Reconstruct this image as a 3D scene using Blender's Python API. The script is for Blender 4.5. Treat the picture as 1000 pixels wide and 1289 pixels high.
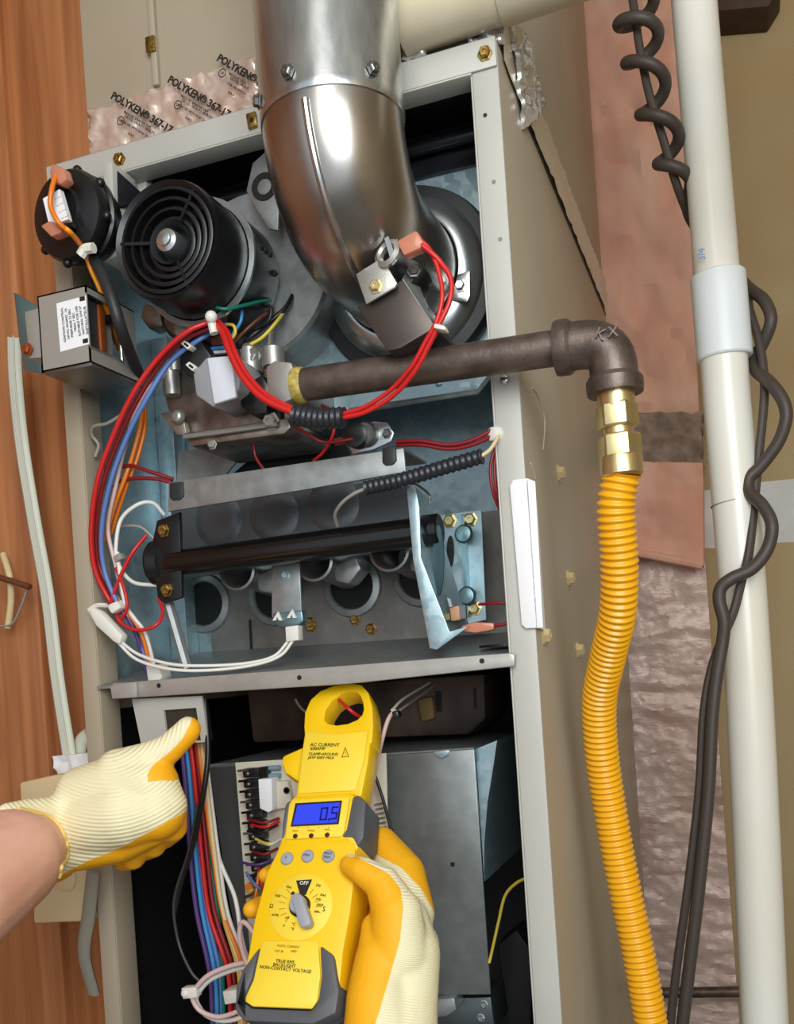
import bpy, bmesh, math, random
import numpy as np
from mathutils import Vector, Matrix, noise

# ------------------------------------------------------------------ clear
for o in list(bpy.data.objects):
    bpy.data.objects.remove(o)
C = bpy.context.scene.collection
SC = bpy.context.scene
random.seed(7)

# ------------------------------------------------------------------ camera
IW, IH = 1000, 1289
FPX, CX, CY = 1208.0, 500.0, 840.0          # focal length and optical axis in pixels
YAW, ROLL, DIST = math.radians(19.8), math.radians(-3.83), 0.85
F_ = Vector((-math.sin(YAW), math.cos(YAW), 0))
R_ = Vector((math.cos(YAW), math.sin(YAW), 0))
U_ = Vector((0, 0, 1))
cr = R_ * math.cos(ROLL) + U_ * math.sin(ROLL)
cu = -R_ * math.sin(ROLL) + U_ * math.cos(ROLL)
EYE = Vector((0.1714, -DIST, 0))
cd = bpy.data.cameras.new('camera')
cam = bpy.data.objects.new('camera', cd)
C.objects.link(cam)
cam.matrix_world = Matrix(((cr.x, cu.x, -F_.x, EYE.x), (cr.y, cu.y, -F_.y, EYE.y), (cr.z, cu.z, -F_.z, EYE.z), (0, 0, 0, 1)))
cd.sensor_fit = 'VERTICAL'
cd.sensor_height = 36.0
cd.sensor_width = 36.0 * IW / IH
cd.lens = 36.0 * FPX / IH
cd.shift_y = (CY - IH / 2) / IH
cd.clip_start = 0.02
SC.camera = cam

# ------------------------------------------------------------------ light and exposure
w = bpy.data.worlds.new('daylight')
SC.world = w
w.use_nodes = True
w.node_tree.nodes['Background'].inputs[0].default_value = (0.86, 0.93, 1.0, 1)
w.node_tree.nodes['Background'].inputs[1].default_value = 0.7


def area(name, loc, target, size, power, col):
    l = bpy.data.lights.new(name, 'AREA')
    l.shape = 'RECTANGLE'
    l.size, l.size_y = size
    l.energy = power
    l.color = col
    o = bpy.data.objects.new(name, l)
    C.objects.link(o)
    o.location = loc
    o.rotation_euler = (Vector(target) - Vector(loc)).to_track_quat('-Z', 'Y').to_euler()
    return o


area('key_light', (0.1, -1.12, 0.72), (-0.16, 0.1, 0.1), (0.34, 0.95), 4.8, (1.0, 0.96, 0.9))  # added key light by the camera, tall to stretch the flue highlight
area('fill_light', (0.8, -1.75, 0.5), (0.35, 0.8, 0.1), (1.0, 1.1), 30, (0.9, 0.97, 1.0))  # added fill from the front right for the back wall and pipe
vs = SC.view_settings
vs.view_transform = 'Standard'
vs.look = 'None'
vs.gamma = 1.0
vs.use_curve_mapping = False
vs.exposure = 0.0


# ------------------------------------------------------------------ pixel -> place
def ray(px, py):
    return F_ * FPX + cr * (px - CX) - cu * (py - CY)


def P(px, py, Y):
    d = ray(px, py)
    return EYE + d * ((Y + DIST) / d.y)


def PX(px, py, X):
    d = ray(px, py)
    return EYE + d * ((X - EYE.x) / d.x)


def Q(p):
    v = p - EYE
    z = v.dot(F_)
    return CX + FPX * v.dot(cr) / z, CY - FPX * v.dot(cu) / z


def mpp(p):
    return (p - EYE).dot(F_) / FPX


def V(*a):
    return Vector(a)


# ------------------------------------------------------------------ materials
def lin(c):
    return tuple(((x / 255) / 12.92 if x / 255 <= 0.04045 else ((x / 255 + 0.055) / 1.055) ** 2.4) for x in c) + (1,)


MATS = {}


def mat(name, rgb, rough=0.5, metal=0.0, rgb2=None, vs=(30, 30, 30), detail=3, lo=0.35, hi=0.65, bump=None, emit=0, coat=0, rvar=0, kind='noise', spec=None, alpha=1, trans=0, sss=0):
    if name in MATS:
        return MATS[name]
    m = bpy.data.materials.new(name)
    m.use_nodes = True
    nt = m.node_tree
    b = nt.nodes['Principled BSDF']
    b.inputs['Roughness'].default_value = rough
    b.inputs['Metallic'].default_value = metal
    b.inputs['Base Color'].default_value = lin(rgb)
    if coat:
        b.inputs['Coat Weight'].default_value = coat
        b.inputs['Coat Roughness'].default_value = 0.15
    if spec is not None:
        b.inputs['Specular IOR Level'].default_value = spec
    if trans:
        b.inputs['Transmission Weight'].default_value = trans
    if sss:
        b.inputs['Subsurface Weight'].default_value = sss
        b.inputs['Subsurface Radius'].default_value = (0.012, 0.005, 0.003)
        b.inputs['Subsurface Scale'].default_value = 0.5
    if emit:
        b.inputs['Emission Color'].default_value = lin(rgb)
        b.inputs['Emission Strength'].default_value = emit
    tc = nt.nodes.new('ShaderNodeTexCoord')
    if rgb2 or rvar:
        mp = nt.nodes.new('ShaderNodeMapping')
        mp.inputs['Scale'].default_value = vs
        nt.links.new(tc.outputs['Object'], mp.inputs[0])
        if kind == 'voronoi':
            tx = nt.nodes.new('ShaderNodeTexVoronoi')
            tx.inputs['Scale'].default_value = 1
            out = tx.outputs['Color']
        else:
            tx = nt.nodes.new('ShaderNodeTexNoise')
            tx.inputs['Scale'].default_value = 1
            tx.inputs['Detail'].default_value = detail
            out = tx.outputs[0]
        nt.links.new(mp.outputs[0], tx.inputs['Vector'])
        if rgb2:
            r = nt.nodes.new('ShaderNodeValToRGB')
            r.color_ramp.elements[0].position = lo
            r.color_ramp.elements[1].position = hi
            r.color_ramp.elements[0].color = lin(rgb)
            r.color_ramp.elements[1].color = lin(rgb2)
            nt.links.new(out, r.inputs[0])
            nt.links.new(r.outputs[0], b.inputs['Base Color'])
        if rvar:
            mr = nt.nodes.new('ShaderNodeMapRange')
            mr.inputs['To Min'].default_value = max(0.03, rough - rvar)
            mr.inputs['To Max'].default_value = rough + rvar
            nt.links.new(out, mr.inputs['Value'])
            nt.links.new(mr.outputs[0], b.inputs['Roughness'])
    if bump:
        bs, st = bump
        mp2 = nt.nodes.new('ShaderNodeMapping')
        mp2.inputs['Scale'].default_value = (bs if isinstance(bs, tuple) else (bs, bs, bs))
        tn = nt.nodes.new('ShaderNodeTexNoise')
        tn.inputs['Scale'].default_value = 1
        tn.inputs['Detail'].default_value = 4
        bp = nt.nodes.new('ShaderNodeBump')
        bp.inputs['Strength'].default_value = st
        bp.inputs['Distance'].default_value = 0.002
        nt.links.new(tc.outputs['Object'], mp2.inputs[0])
        nt.links.new(mp2.outputs[0], tn.inputs['Vector'])
        nt.links.new(tn.outputs[0], bp.inputs['Height'])
        nt.links.new(bp.outputs[0], b.inputs['Normal'])
    MATS[name] = m
    return m


GALV = mat('galvanised_steel', (158, 186, 196), 0.36, 0.6, (184, 206, 213), (140, 140, 140), kind='voronoi', rvar=0.1, lo=0.0, hi=1.0)
GALVW = mat('worn_galvanised_steel', (146, 150, 150), 0.4, 0.6, (164, 168, 167), (70, 70, 70), rvar=0.06)
DUCT = mat('duct_steel', (184, 190, 194), 0.28, 0.97, (206, 210, 212), (90, 90, 30), rvar=0.06)
ELBOW = mat('elbow_steel', (168, 162, 156), 0.28, 0.97, (186, 182, 178), (30, 30, 12), rvar=0.06)
ZINC = mat('zinc_plate', (196, 202, 204), 0.25, 0.9)
STEEL = mat('dull_steel', (130, 130, 128), 0.35, 0.9)
PAINT = mat('grey_beige_paint', (166, 153, 132), 0.38, 0.0, (172, 159, 138), (8, 8, 8))
FLANGE = mat('lit_paint_and_pale_grey', (180, 178, 170), 0.4, 0.0, (187, 185, 177), (9, 9, 9))  # cabinet paint lightened for the brighter-lit right flange and rail; also pale brackets
BLACKM = mat('black_lining', (16, 18, 22), 0.35, 0.0, (26, 28, 34), (14, 14, 50))
BLACKP = mat('black_plastic', (22, 22, 24), 0.32)
BLACKG = mat('black_enamel', (14, 12, 12), 0.22, 0.0, coat=0.4)
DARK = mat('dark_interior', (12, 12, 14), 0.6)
BROWNBOX = mat('brown_shroud', (92, 70, 58), 0.6, 0.0, (44, 32, 28), (20, 20, 20))
RUBBER = mat('black_rubber', (40, 42, 44), 0.5)
BRASS = mat('brass', (222, 204, 150), 0.3, 0.9)
BRASSD = mat('yellow_zinc', (196, 164, 92), 0.32, 0.95, (120, 92, 50), (200, 200, 200))
IRON = mat('black_iron', (84, 72, 66), 0.42, 0.55, (110, 96, 88), (50, 50, 50), bump=(300, 0.15))
CASTM = mat('cast_metal', (122, 106, 94), 0.38, 0.75, (168, 158, 148), (40, 40, 40), bump=(500, 0.1))
CASTL = mat('light_cast_metal', (172, 170, 164), 0.4, 0.7, bump=(500, 0.1))
TAPEY = mat('thread_tape', (196, 176, 92), 0.6, 0, (150, 130, 60), (200, 200, 200))
YHOSE = mat('yellow_hose', (240, 172, 18), 0.34, 0, coat=0.3)
YPLA = mat('yellow_plastic', (246, 198, 14), 0.38, 0, (248, 202, 20), (20, 20, 20))
YPALE = mat('pale_yellow_panel', (248, 214, 62), 0.42)
GRIP = mat('grey_grip', (86, 88, 92), 0.5)
GREYB = mat('grey_button', (158, 162, 170), 0.4)
INK = mat('black_ink', (30, 24, 14), 0.6)
INKO = mat('ochre_ink', (176, 124, 12), 0.6)
WHITEINK = mat('white_ink', (235, 235, 230), 0.6)
PAPER = mat('white_paper', (236, 236, 238), 0.6)
WPLA = mat('white_plastic', (226, 224, 214), 0.4)
CREAM = mat('cream_plastic', (214, 192, 150), 0.45)
PVC = mat('white_pvc', (236, 230, 214), 0.3, 0, (244, 242, 234), (6, 6, 3), coat=0.2)
PVCW = mat('bright_pvc', (236, 240, 242), 0.3)
PVCC = mat('cream_pvc', (222, 212, 190), 0.3, 0, (206, 192, 164), (9, 9, 9))
CORD = mat('brown_cord', (74, 64, 58), 0.5)
PCB = mat('circuit_board', (214, 206, 186), 0.5)
LCD = mat('lcd_backlight', (44, 62, 210), 0.3, emit=0.4)
LCDI = mat('lcd_segment', (16, 14, 110), 0.3)
CLEAR = mat('clear_pink_boot', (226, 150, 120), 0.2, 0, trans=0.35)
COPPER = mat('copper_coil', (170, 88, 40), 0.35, 0.6)
DRYWALL = mat('drywall_paper', (170, 150, 112), 0.85, 0, (164, 138, 98), (5, 5, 5))
MUD = mat('joint_compound', (214, 214, 210), 0.8, 0, (196, 194, 188), (12, 12, 12))
PINK = mat('pink_insulation', (242, 196, 172), 0.95, 0, (228, 166, 142), (14, 14, 7), detail=6, bump=(60, 0.6))
DUST = mat('grey_dusty_fibre', (166, 144, 128), 0.95, 0, (128, 108, 94), (40, 40, 40), detail=6, bump=(90, 0.7))
FILM = mat('poly_film', (222, 196, 184), 0.36, 0.1, (200, 166, 152), (14, 14, 7), detail=4, bump=((120, 120, 260), 0.5))
FOIL = mat('foil_tape', (226, 206, 192), 0.28, 0.45, (214, 184, 166), (25, 25, 25))
FOILS = mat('silver_foil_tape', (216, 216, 214), 0.22, 0.65)
FOILD = mat('dull_foil_tape', (208, 197, 176), 0.36, 0.25, (220, 208, 188), (30, 6, 30))
SKIN = mat('skin', (236, 186, 164), 0.5, 0, (226, 168, 146), (25, 25, 25), sss=0.15)
FLOORM = mat('concrete', (120, 116, 110), 0.8, 0, (104, 100, 94), (6, 6, 6))
CEILM = mat('ceiling_paint', (190, 184, 172), 0.9)
RAWWOOD = mat('raw_timber', (72, 46, 30), 0.7, 0, (54, 34, 22), (30, 30, 4))
WIRE = {k: mat('wire_' + k, v, 0.35) for k, v in dict(
    red=(200, 34, 32), darkred=(132, 26, 32), blue=(92, 124, 186), skyblue=(66, 140, 196), orange=(226, 122, 26), white=(224, 220, 212),
    black=(24, 24, 26), green=(20, 112, 92), yellow=(222, 196, 70), purple=(84, 58, 120), brown=(104, 62, 44), cream=(218, 196, 150), grey=(150, 146, 136), pink=(222, 190, 186)).items()}


def wood():
    m = bpy.data.materials.new('varnished_wood')
    m.use_nodes = True
    nt = m.node_tree
    b = nt.nodes['Principled BSDF']
    b.inputs['Roughness'].default_value = 0.5
    tc = nt.nodes.new('ShaderNodeTexCoord')
    a = nt.nodes.new('ShaderNodeMapping')
    a.inputs['Scale'].default_value = (60, 60, 2.6)
    n = nt.nodes.new('ShaderNodeTexNoise')
    n.inputs['Scale'].default_value = 1
    n.inputs['Detail'].default_value = 5
    n.inputs['Distortion'].default_value = 0.6
    r = nt.nodes.new('ShaderNodeValToRGB')
    r.color_ramp.elements[0].position = 0.25
    r.color_ramp.elements[1].position = 0.75
    r.color_ramp.elements[0].color = lin((150, 88, 48))
    r.color_ramp.elements[1].color = lin((192, 128, 80))
    a2 = nt.nodes.new('ShaderNodeMapping')
    a2.inputs['Scale'].default_value = (11, 11, 1.1)
    n2 = nt.nodes.new('ShaderNodeTexWave')
    n2.inputs['Scale'].default_value = 1
    n2.inputs['Distortion'].default_value = 9
    n2.inputs['Detail'].default_value = 3
    mx = nt.nodes.new('ShaderNodeMixRGB')
    mx.blend_type = 'MULTIPLY'
    mx.inputs[0].default_value = 0.12
    L = nt.links.new
    L(tc.outputs['Object'], a.inputs[0]); L(a.outputs[0], n.inputs['Vector']); L(n.outputs[0], r.inputs[0])
    L(tc.outputs['Object'], a2.inputs[0]); L(a2.outputs[0], n2.inputs['Vector'])
    L(r.outputs[0], mx.inputs[1]); L(n2.outputs['Color'], mx.inputs[2]); L(mx.outputs[0], b.inputs['Base Color'])
    return m


WOOD = wood()


def glove_mat():
    m = bpy.data.materials.new('knit_glove_with_coating')
    m.use_nodes = True
    nt = m.node_tree
    L = nt.links.new
    b = nt.nodes['Principled BSDF']
    at = nt.nodes.new('ShaderNodeAttribute')
    at.attribute_name = 'coat'
    tc = nt.nodes.new('ShaderNodeTexCoord')
    nz = nt.nodes.new('ShaderNodeTexNoise')
    nz.inputs['Scale'].default_value = 120
    L(tc.outputs['Object'], nz.inputs['Vector'])
    ad = nt.nodes.new('ShaderNodeMath'); ad.operation = 'MULTIPLY_ADD'
    ad.inputs[1].default_value = 0.25
    L(nz.outputs[0], ad.inputs[0]); L(at.outputs['Fac'], ad.inputs[2])
    r = nt.nodes.new('ShaderNodeMapRange')
    r.inputs['From Min'].default_value = 0.05
    r.inputs['From Max'].default_value = 0.2
    L(ad.outputs[0], r.inputs['Value'])
    mx = nt.nodes.new('ShaderNodeMixRGB')
    mx.inputs[1].default_value = lin((240, 231, 190))
    mx.inputs[2].default_value = lin((248, 178, 14))
    L(r.outputs[0], mx.inputs[0]); L(mx.outputs[0], b.inputs['Base Color'])
    b.inputs['Roughness'].default_value = 0.62
    at2 = nt.nodes.new('ShaderNodeAttribute')
    at2.attribute_name = 'rib'
    wv = nt.nodes.new('ShaderNodeMath'); wv.operation = 'SINE'
    L(at2.outputs['Fac'], wv.inputs[0])
    inv = nt.nodes.new('ShaderNodeMath'); inv.operation = 'SUBTRACT'
    inv.inputs[0].default_value = 1.0
    L(r.outputs[0], inv.inputs[1])
    mu = nt.nodes.new('ShaderNodeMath'); mu.operation = 'MULTIPLY'
    L(wv.outputs[0], mu.inputs[0]); L(inv.outputs[0], mu.inputs[1])
    n2 = nt.nodes.new('ShaderNodeTexNoise')
    n2.inputs['Scale'].default_value = 260
    L(tc.outputs['Object'], n2.inputs['Vector'])
    ad2 = nt.nodes.new('ShaderNodeMath'); ad2.operation = 'ADD'
    L(mu.outputs[0], ad2.inputs[0]); L(n2.outputs[0], ad2.inputs[1])
    bp = nt.nodes.new('ShaderNodeBump')
    bp.inputs['Strength'].default_value = 0.3
    bp.inputs['Distance'].default_value = 0.0012
    L(ad2.outputs[0], bp.inputs['Height']); L(bp.outputs[0], b.inputs['Normal'])
    return m


GLOVE = glove_mat()


# ------------------------------------------------------------------ mesh helpers
class G:
    def __init__(self):
        self.v, self.f = [], []

    def add(self, vs, fs):
        b = len(self.v)
        self.v += [Vector(p) for p in vs]
        self.f += [tuple(i + b for i in f) for f in fs]
        return self

    def prism(self, pts, vec):
        n = len(pts)
        vec = Vector(vec)
        top = [Vector(p) for p in pts]
        bot = [p + vec for p in top]
        fs = [tuple(range(n)), tuple(range(2 * n - 1, n - 1, -1))]
        fs += [(i, i + n, (i + 1) % n + n, (i + 1) % n) for i in range(n)]
        return self.add(top + bot, fs)

    def px(self, pts, Y, depth):
        return self.prism([P(x, y, Y) for x, y in pts], (0, depth, 0))

    def box(self, lo, hi):
        a, b = lo, hi
        q = [(a[0], a[1], a[2]), (b[0], a[1], a[2]), (b[0], a[1], b[2]), (a[0], a[1], b[2])]
        return self.prism(q, (0, b[1] - a[1], 0))

    def ring(self, outer, inner, vec):
        n = len(outer)
        vec = Vector(vec)
        vs = [Vector(p) for p in outer] + [Vector(p) for p in inner]
        vs += [p + vec for p in vs]
        fs = []
        for i in range(n):
            j = (i + 1) % n
            fs += [(i, j, n + j, n + i), (2 * n + i, 3 * n + i, 3 * n + j, 2 * n + j), (i, 2 * n + i, 2 * n + j, j), (n + i, n + j, 3 * n + j, 3 * n + i)]
        return self.add(vs, fs)

    def sweep(self, pts, rad, seg=8, caps=True, flat=1.0):
        n = len(pts)
        T = []
        for i in range(n):
            t = pts[min(i + 1, n - 1)] - pts[max(i - 1, 0)]
            T.append(t.normalized() if t.length > 1e-9 else Vector((0, 0, 1)))
        ref = Vector((0, 1, 0)) if abs(T[0].y) < 0.9 else Vector((1, 0, 0))
        N = (ref - T[0] * ref.dot(T[0])).normalized()
        vs, fs = [], []
        for i in range(n):
            N = (N - T[i] * N.dot(T[i])).normalized()
            B = T[i].cross(N)
            r = rad[i] if hasattr(rad, '__len__') else rad
            for k in range(seg):
                a = 2 * math.pi * k / seg
                vs.append(pts[i] + N * (math.cos(a) * r * flat) + B * (math.sin(a) * r))
        for i in range(n - 1):
            for k in range(seg):
                k2 = (k + 1) % seg
                fs.append((i * seg + k, i * seg + k2, (i + 1) * seg + k2, (i + 1) * seg + k))
        if caps:
            fs.append(tuple(range(seg - 1, -1, -1)))
            fs.append(tuple((n - 1) * seg + k for k in range(seg)))
        return self.add(vs, fs)

    def lathe(self, o, ax, prof, seg=32, close=False):
        """profile of (radius, height along ax)"""
        o, ax = Vector(o), Vector(ax).normalized()
        ref = Vector((0, 0, 1)) if abs(ax.z) < 0.9 else Vector((1, 0, 0))
        a1 = (ref - ax * ref.dot(ax)).normalized()
        a2 = ax.cross(a1)
        vs, fs = [], []
        for r, h in prof:
            for k in range(seg):
                t = 2 * math.pi * k / seg
                vs.append(o + ax * h + (a1 * math.cos(t) + a2 * math.sin(t)) * max(r, 1e-5))
        m = len(prof)
        for i in range(m - 1 + (1 if close else 0)):
            for k in range(seg):
                k2 = (k + 1) % seg
                i2 = (i + 1) % m
                fs.append((i * seg + k, i * seg + k2, i2 * seg + k2, i2 * seg + k))
        if not close:
            fs.append(tuple(range(seg - 1, -1, -1)))
            fs.append(tuple((m - 1) * seg + k for k in range(seg)))
        return self.add(vs, fs)

    def ball(self, c, r, seg=12, rings=8, sc=(1, 1, 1)):
        c = Vector(c)
        vs, fs = [c + Vector((0, 0, r * sc[2]))], []
        for i in range(1, rings):
            t = math.pi * i / rings
            for k in range(seg):
                a = 2 * math.pi * k / seg
                vs.append(c + Vector((r * sc[0] * math.sin(t) * math.cos(a), r * sc[1] * math.sin(t) * math.sin(a), r * sc[2] * math.cos(t))))
        vs.append(c - Vector((0, 0, r * sc[2])))
        for k in range(seg):
            fs.append((0, 1 + k, 1 + (k + 1) % seg))
            e = 1 + (rings - 2) * seg
            fs.append((len(vs) - 1, e + (k + 1) % seg, e + k))
        for i in range(rings - 2):
            for k in range(seg):
                k2 = (k + 1) % seg
                fs.append((1 + i * seg + k, 1 + (i + 1) * seg + k, 1 + (i + 1) * seg + k2, 1 + i * seg + k2))
        return self.add(vs, fs)

    def slab(self, c4, depth, nu, nv, amp, freq=30, edge=0.0, seed=0.0):
        """c4 = corners TL, TR, BR, BL; a rumpled front skin over a solid slab of the given depth vector"""
        c4 = [Vector(c) for c in c4]
        depth = Vector(depth)
        nrm = -depth.normalized()
        fr = []
        for j in range(nv + 1):
            for i in range(nu + 1):
                u, v = i / nu, j / nv
                p = c4[0].lerp(c4[1], u).lerp(c4[3].lerp(c4[2], u), v)
                fq = freq if isinstance(freq, tuple) else (freq, freq, freq)
                e = Vector((p.x * fq[0] + p.z * fq[0] * 0.3, p.y * fq[1] + seed, p.z * fq[2]))
                d = noise.fractal(e, 0.8, 2.1, 4) * amp
                if edge and (i in (0, nu) or j in (0, nv)):
                    p = p + (c4[1] - c4[0]).normalized() * noise.noise(e * 3) * edge + (c4[3] - c4[0]).normalized() * noise.noise(e * 3 + Vector((9, 2, 4))) * edge
                fr.append(p + nrm * d)
        bk = [p + depth for p in fr]
        N = len(fr)
        fs = []
        W_ = nu + 1
        for j in range(nv):
            for i in range(nu):
                a = j * W_ + i
                fs.append((a, a + W_, a + W_ + 1, a + 1))
        per = [i for i in range(W_)] + [j * W_ + nu for j in range(1, nv + 1)] + [nv * W_ + i for i in range(nu - 1, -1, -1)] + [j * W_ for j in range(nv - 1, 0, -1)]
        for a, b in zip(per, per[1:] + per[:1]):
            fs.append((a, b, b + N, a + N))
        fs.append(tuple(N + i for i in reversed(per)))
        return self.add(fr + bk, fs)


def wl(o):
    r = Vector((0, 0, 0))
    while o is not None:
        r += o.location
        o = o.parent
    return r


def mk(name, g, m, par=None, bev=0.0, seg=2, ang=35, smooth=True):
    vs = g.v
    lo = Vector((min(v.x for v in vs), min(v.y for v in vs), min(v.z for v in vs)))
    hi = Vector((max(v.x for v in vs), max(v.y for v in vs), max(v.z for v in vs)))
    base = wl(par) if par else Vector(((lo.x + hi.x) / 2, (lo.y + hi.y) / 2, lo.z))
    me = bpy.data.meshes.new(name)
    me.from_pydata([tuple(v - base) for v in vs], [], g.f)
    bm = bmesh.new()
    bm.from_mesh(me)
    bmesh.ops.recalc_face_normals(bm, faces=bm.faces)
    if bev:
        es = [e for e in bm.edges if len(e.link_faces) == 2 and e.calc_face_angle(0) > 0.5]
        bmesh.ops.bevel(bm, geom=es, offset=bev, segments=seg, profile=0.5, affect='EDGES', clamp_overlap=True)
    bm.to_mesh(me)
    bm.free()
    me.materials.append(m)
    if smooth:
        me.shade_smooth()
        me.set_sharp_from_angle(angle=math.radians(ang))
    o = bpy.data.objects.new(name, me)
    C.objects.link(o)
    if par:
        o.parent = par
    else:
        o.location = base
    return o


def tag(o, label, cat, group=None, kind=None):
    if label:
        o['label'] = label
    if cat:
        o['category'] = cat
    if group:
        o['group'] = group
    if kind:
        o['kind'] = kind
    return o


def thing(name, label, cat, loc, group=None):
    o = bpy.data.objects.new(name, None)
    o.empty_display_size = 0.02
    C.objects.link(o)
    o.location = loc
    return tag(o, label, cat, group)


def struct(name, g, m, **k):
    o = mk(name, g, m, **k)
    o['kind'] = 'structure'
    return o


def smoothpath(pts, n=8):
    if len(pts) == 2:
        return [pts[0].lerp(pts[1], i / n) for i in range(n + 1)]
    out = []
    q = [pts[0] * 2 - pts[1]] + pts + [pts[-1] * 2 - pts[-2]]
    for i in range(1, len(q) - 2):
        a, b, c, d = q[i - 1:i + 3]
        for k in range(n):
            t = k / n
            out.append(0.5 * ((2 * b) + (c - a) * t + (2 * a - 5 * b + 4 * c - d) * t * t + (3 * b - a - 3 * c + d) * t ** 3))
    out.append(pts[-1])
    return out


def path(pts, Y, n=8):
    return smoothpath([P(p[0], p[1], p[2] if len(p) > 2 else Y) for p in pts], n)


_screws = {}


def screw(par, p, nrm, r, m, name='screw', hexa=True):
    key = (round(r, 5), m.name, hexa)
    if key not in _screws:
        g = G()
        g.lathe((0, 0, 0), (0, 0, 1), [(r * 1.35, 0), (r * 1.35, r * 0.25), (r, r * 0.3), (r, r * 0.95), (r * 0.8, r * 1.1), (r * 0.35, r * 1.1), (r * 0.3, r * 0.9)] if hexa else
                [(r, 0), (r * 0.97, r * 0.35), (r * 0.75, r * 0.7), (r * 0.4, r * 0.85)], 6 if hexa else 16)
        me = bpy.data.meshes.new('screw')
        me.from_pydata([tuple(v) for v in g.v], [], g.f)
        me.materials.append(m)
        _screws[key] = me
    o = bpy.data.objects.new(name, _screws[key])
    C.objects.link(o)
    o.parent = par
    o.location = Vector(p) - wl(par)
    o.rotation_euler = Vector(nrm).to_track_quat('Z', 'Y').to_euler()
    return o


def text(body, p, xd, yd, size, m, par, name='lettering', ext=0.0002, align='CENTER', bold=0.0):
    cu_ = bpy.data.curves.new('txt', 'FONT')
    cu_.body = body
    cu_.size = size
    cu_.extrude = ext
    cu_.resolution_u = 2
    cu_.offset = bold
    cu_.align_x = align
    cu_.align_y = 'CENTER'
    t = bpy.data.objects.new('txt', cu_)
    C.objects.link(t)
    dg = bpy.context.evaluated_depsgraph_get()
    me = bpy.data.meshes.new_from_object(t.evaluated_get(dg))
    bpy.data.objects.remove(t)
    x = Vector(xd).normalized()
    z = x.cross(Vector(yd)).normalized()
    y = z.cross(x)
    base = wl(par)
    M = Matrix(((x.x, y.x, z.x, p[0] - base.x), (x.y, y.y, z.y, p[1] - base.y), (x.z, y.z, z.z, p[2] - base.z), (0, 0, 0, 1)))
    me.transform(M)
    me.materials.clear()
    me.materials.append(m)
    o = bpy.data.objects.new(name, me)
    C.objects.link(o)
    o.parent = par
    return o


def wire(name, label, col, rpx, pts, Y=0.0, group=None, cat='wire', n=8, seg=8):
    p = path(pts, Y, n)
    r = rpx * mpp(p[len(p) // 2])
    o = mk(name, G().sweep(p, r, seg), WIRE[col] if isinstance(col, str) else col, smooth=True, ang=60)
    return tag(o, label, cat, group)


# ================================================================== SETTING
FZ = -1.0
XL = -0.49
struct('floor', G().box((-1.3, -1.9, FZ - 0.05), (1.5, 1.1, FZ)), FLOORM)
struct('ceiling', G().box((-1.3, -1.9, 1.35), (1.5, 1.1, 1.4)), CEILM)
struct('wall_right', G().box((1.4, -1.9, FZ), (1.5, 0.86, 1.35)), DRYWALL)
struct('wall_left', G().box((-1.3, -1.9, FZ), (-1.2, 0.15, 1.35)), WOOD)
xb = P(866, 640, 0.86).x
wb = struct('wall_back', G().box((xb, 0.86, FZ), (1.5, 0.9, 1.35)), DRYWALL)
zb0, zb1 = P(945, 683, 0.86).z, P(945, 610, 0.86).z
g = G()
pts = []
nn = 24
for i in range(nn + 1):
    x = xb + (1.5 - xb) * i / nn
    pts.append((x, 0.8595, zb1 + noise.noise(Vector((x * 9, 0, 1))) * 0.012 + (x - xb) * 0.02))
for i in range(nn, -1, -1):
    x = xb + (1.5 - xb) * i / nn
    pts.append((x, 0.8595, zb0 + noise.noise(Vector((x * 14, 0, 5))) * 0.016 - (x - xb) * 0.03))
g.prism(pts, (0, 0.002, 0))
mk('joint_compound', g, MUD, wb)
struct('wall_back_sheathing', G().box((-1.3, 0.96, FZ), (xb, 1.0, 1.35)), RAWWOOD).name = 'wall_back.001'

# wooden partition left of the furnace: an outer plank and a recessed one behind
wx = P(97, 100, 0.06).x
wp = struct('wall_side', G().box((-1.2, 0.2, FZ), (XL - 0.004, 0.23, 1.35)), WOOD)
mk('plank', G().box((-1.2, 0.1, FZ), (P(40, 640, 0.1).x, 0.2, 1.35)), WOOD, wp, bev=0.004)
mk('plank', G().box((P(41, 640, 0.115).x, 0.115, FZ), (XL - 0.004, 0.2, 1.35)), WOOD, wp, bev=0.004)

# insulation and film in the open stud bay
ins = thing('insulation_batt', 'pink fibreglass batt bulging from the wall bay above the wrinkled film', 'insulation', P(800, 690, 0.82))
mk('fibre', G().slab([P(668, -420, 0.8), P(840, -420, 0.8), P(880, 520, 0.8), P(735, 520, 0.8)], (0, 0.12, 0), 24, 80, 0.022, 12), PINK, ins)
mk('dust_band', G().slab([P(735, 515, 0.795), P(884, 520, 0.795), P(884, 590, 0.795), P(740, 585, 0.795)], (0, 0.12, 0), 24, 14, 0.008, 40, 0.006), DUST, ins)['label'] = 'grey dust-stained band of fibre'
mk('fibre', G().slab([P(740, 578, 0.788), P(885, 583, 0.788), P(886, 712, 0.788), P(745, 690, 0.788)], (0, 0.12, 0), 24, 24, 0.012, 14), PINK, ins)
mk('lower_lip', G().sweep(path([(735, 692), (800, 696), (850, 705), (885, 712)], 0.79), 0.007, 8), PINK, ins)
flm = thing('vapour_barrier', 'wrinkled shiny plastic film over pink fibre below the batt', 'film', P(860, 1280, 0.82))
mk('film_sheet', G().slab([P(745, 690, 0.83), P(888, 705, 0.83), P(935, 1340, 0.83), P(760, 1340, 0.83)], (0, 0.1, 0), 60, 170, 0.008, (10, 8, 30)), FILM, flm)
tag(mk('drain_pipe', G().sweep([P(640, 1252, 0.76), P(960, 1248, 0.76)], 0.0085, 16), IRON), 'dark slim pipe running level across the film near the floor', 'pipe')
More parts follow.
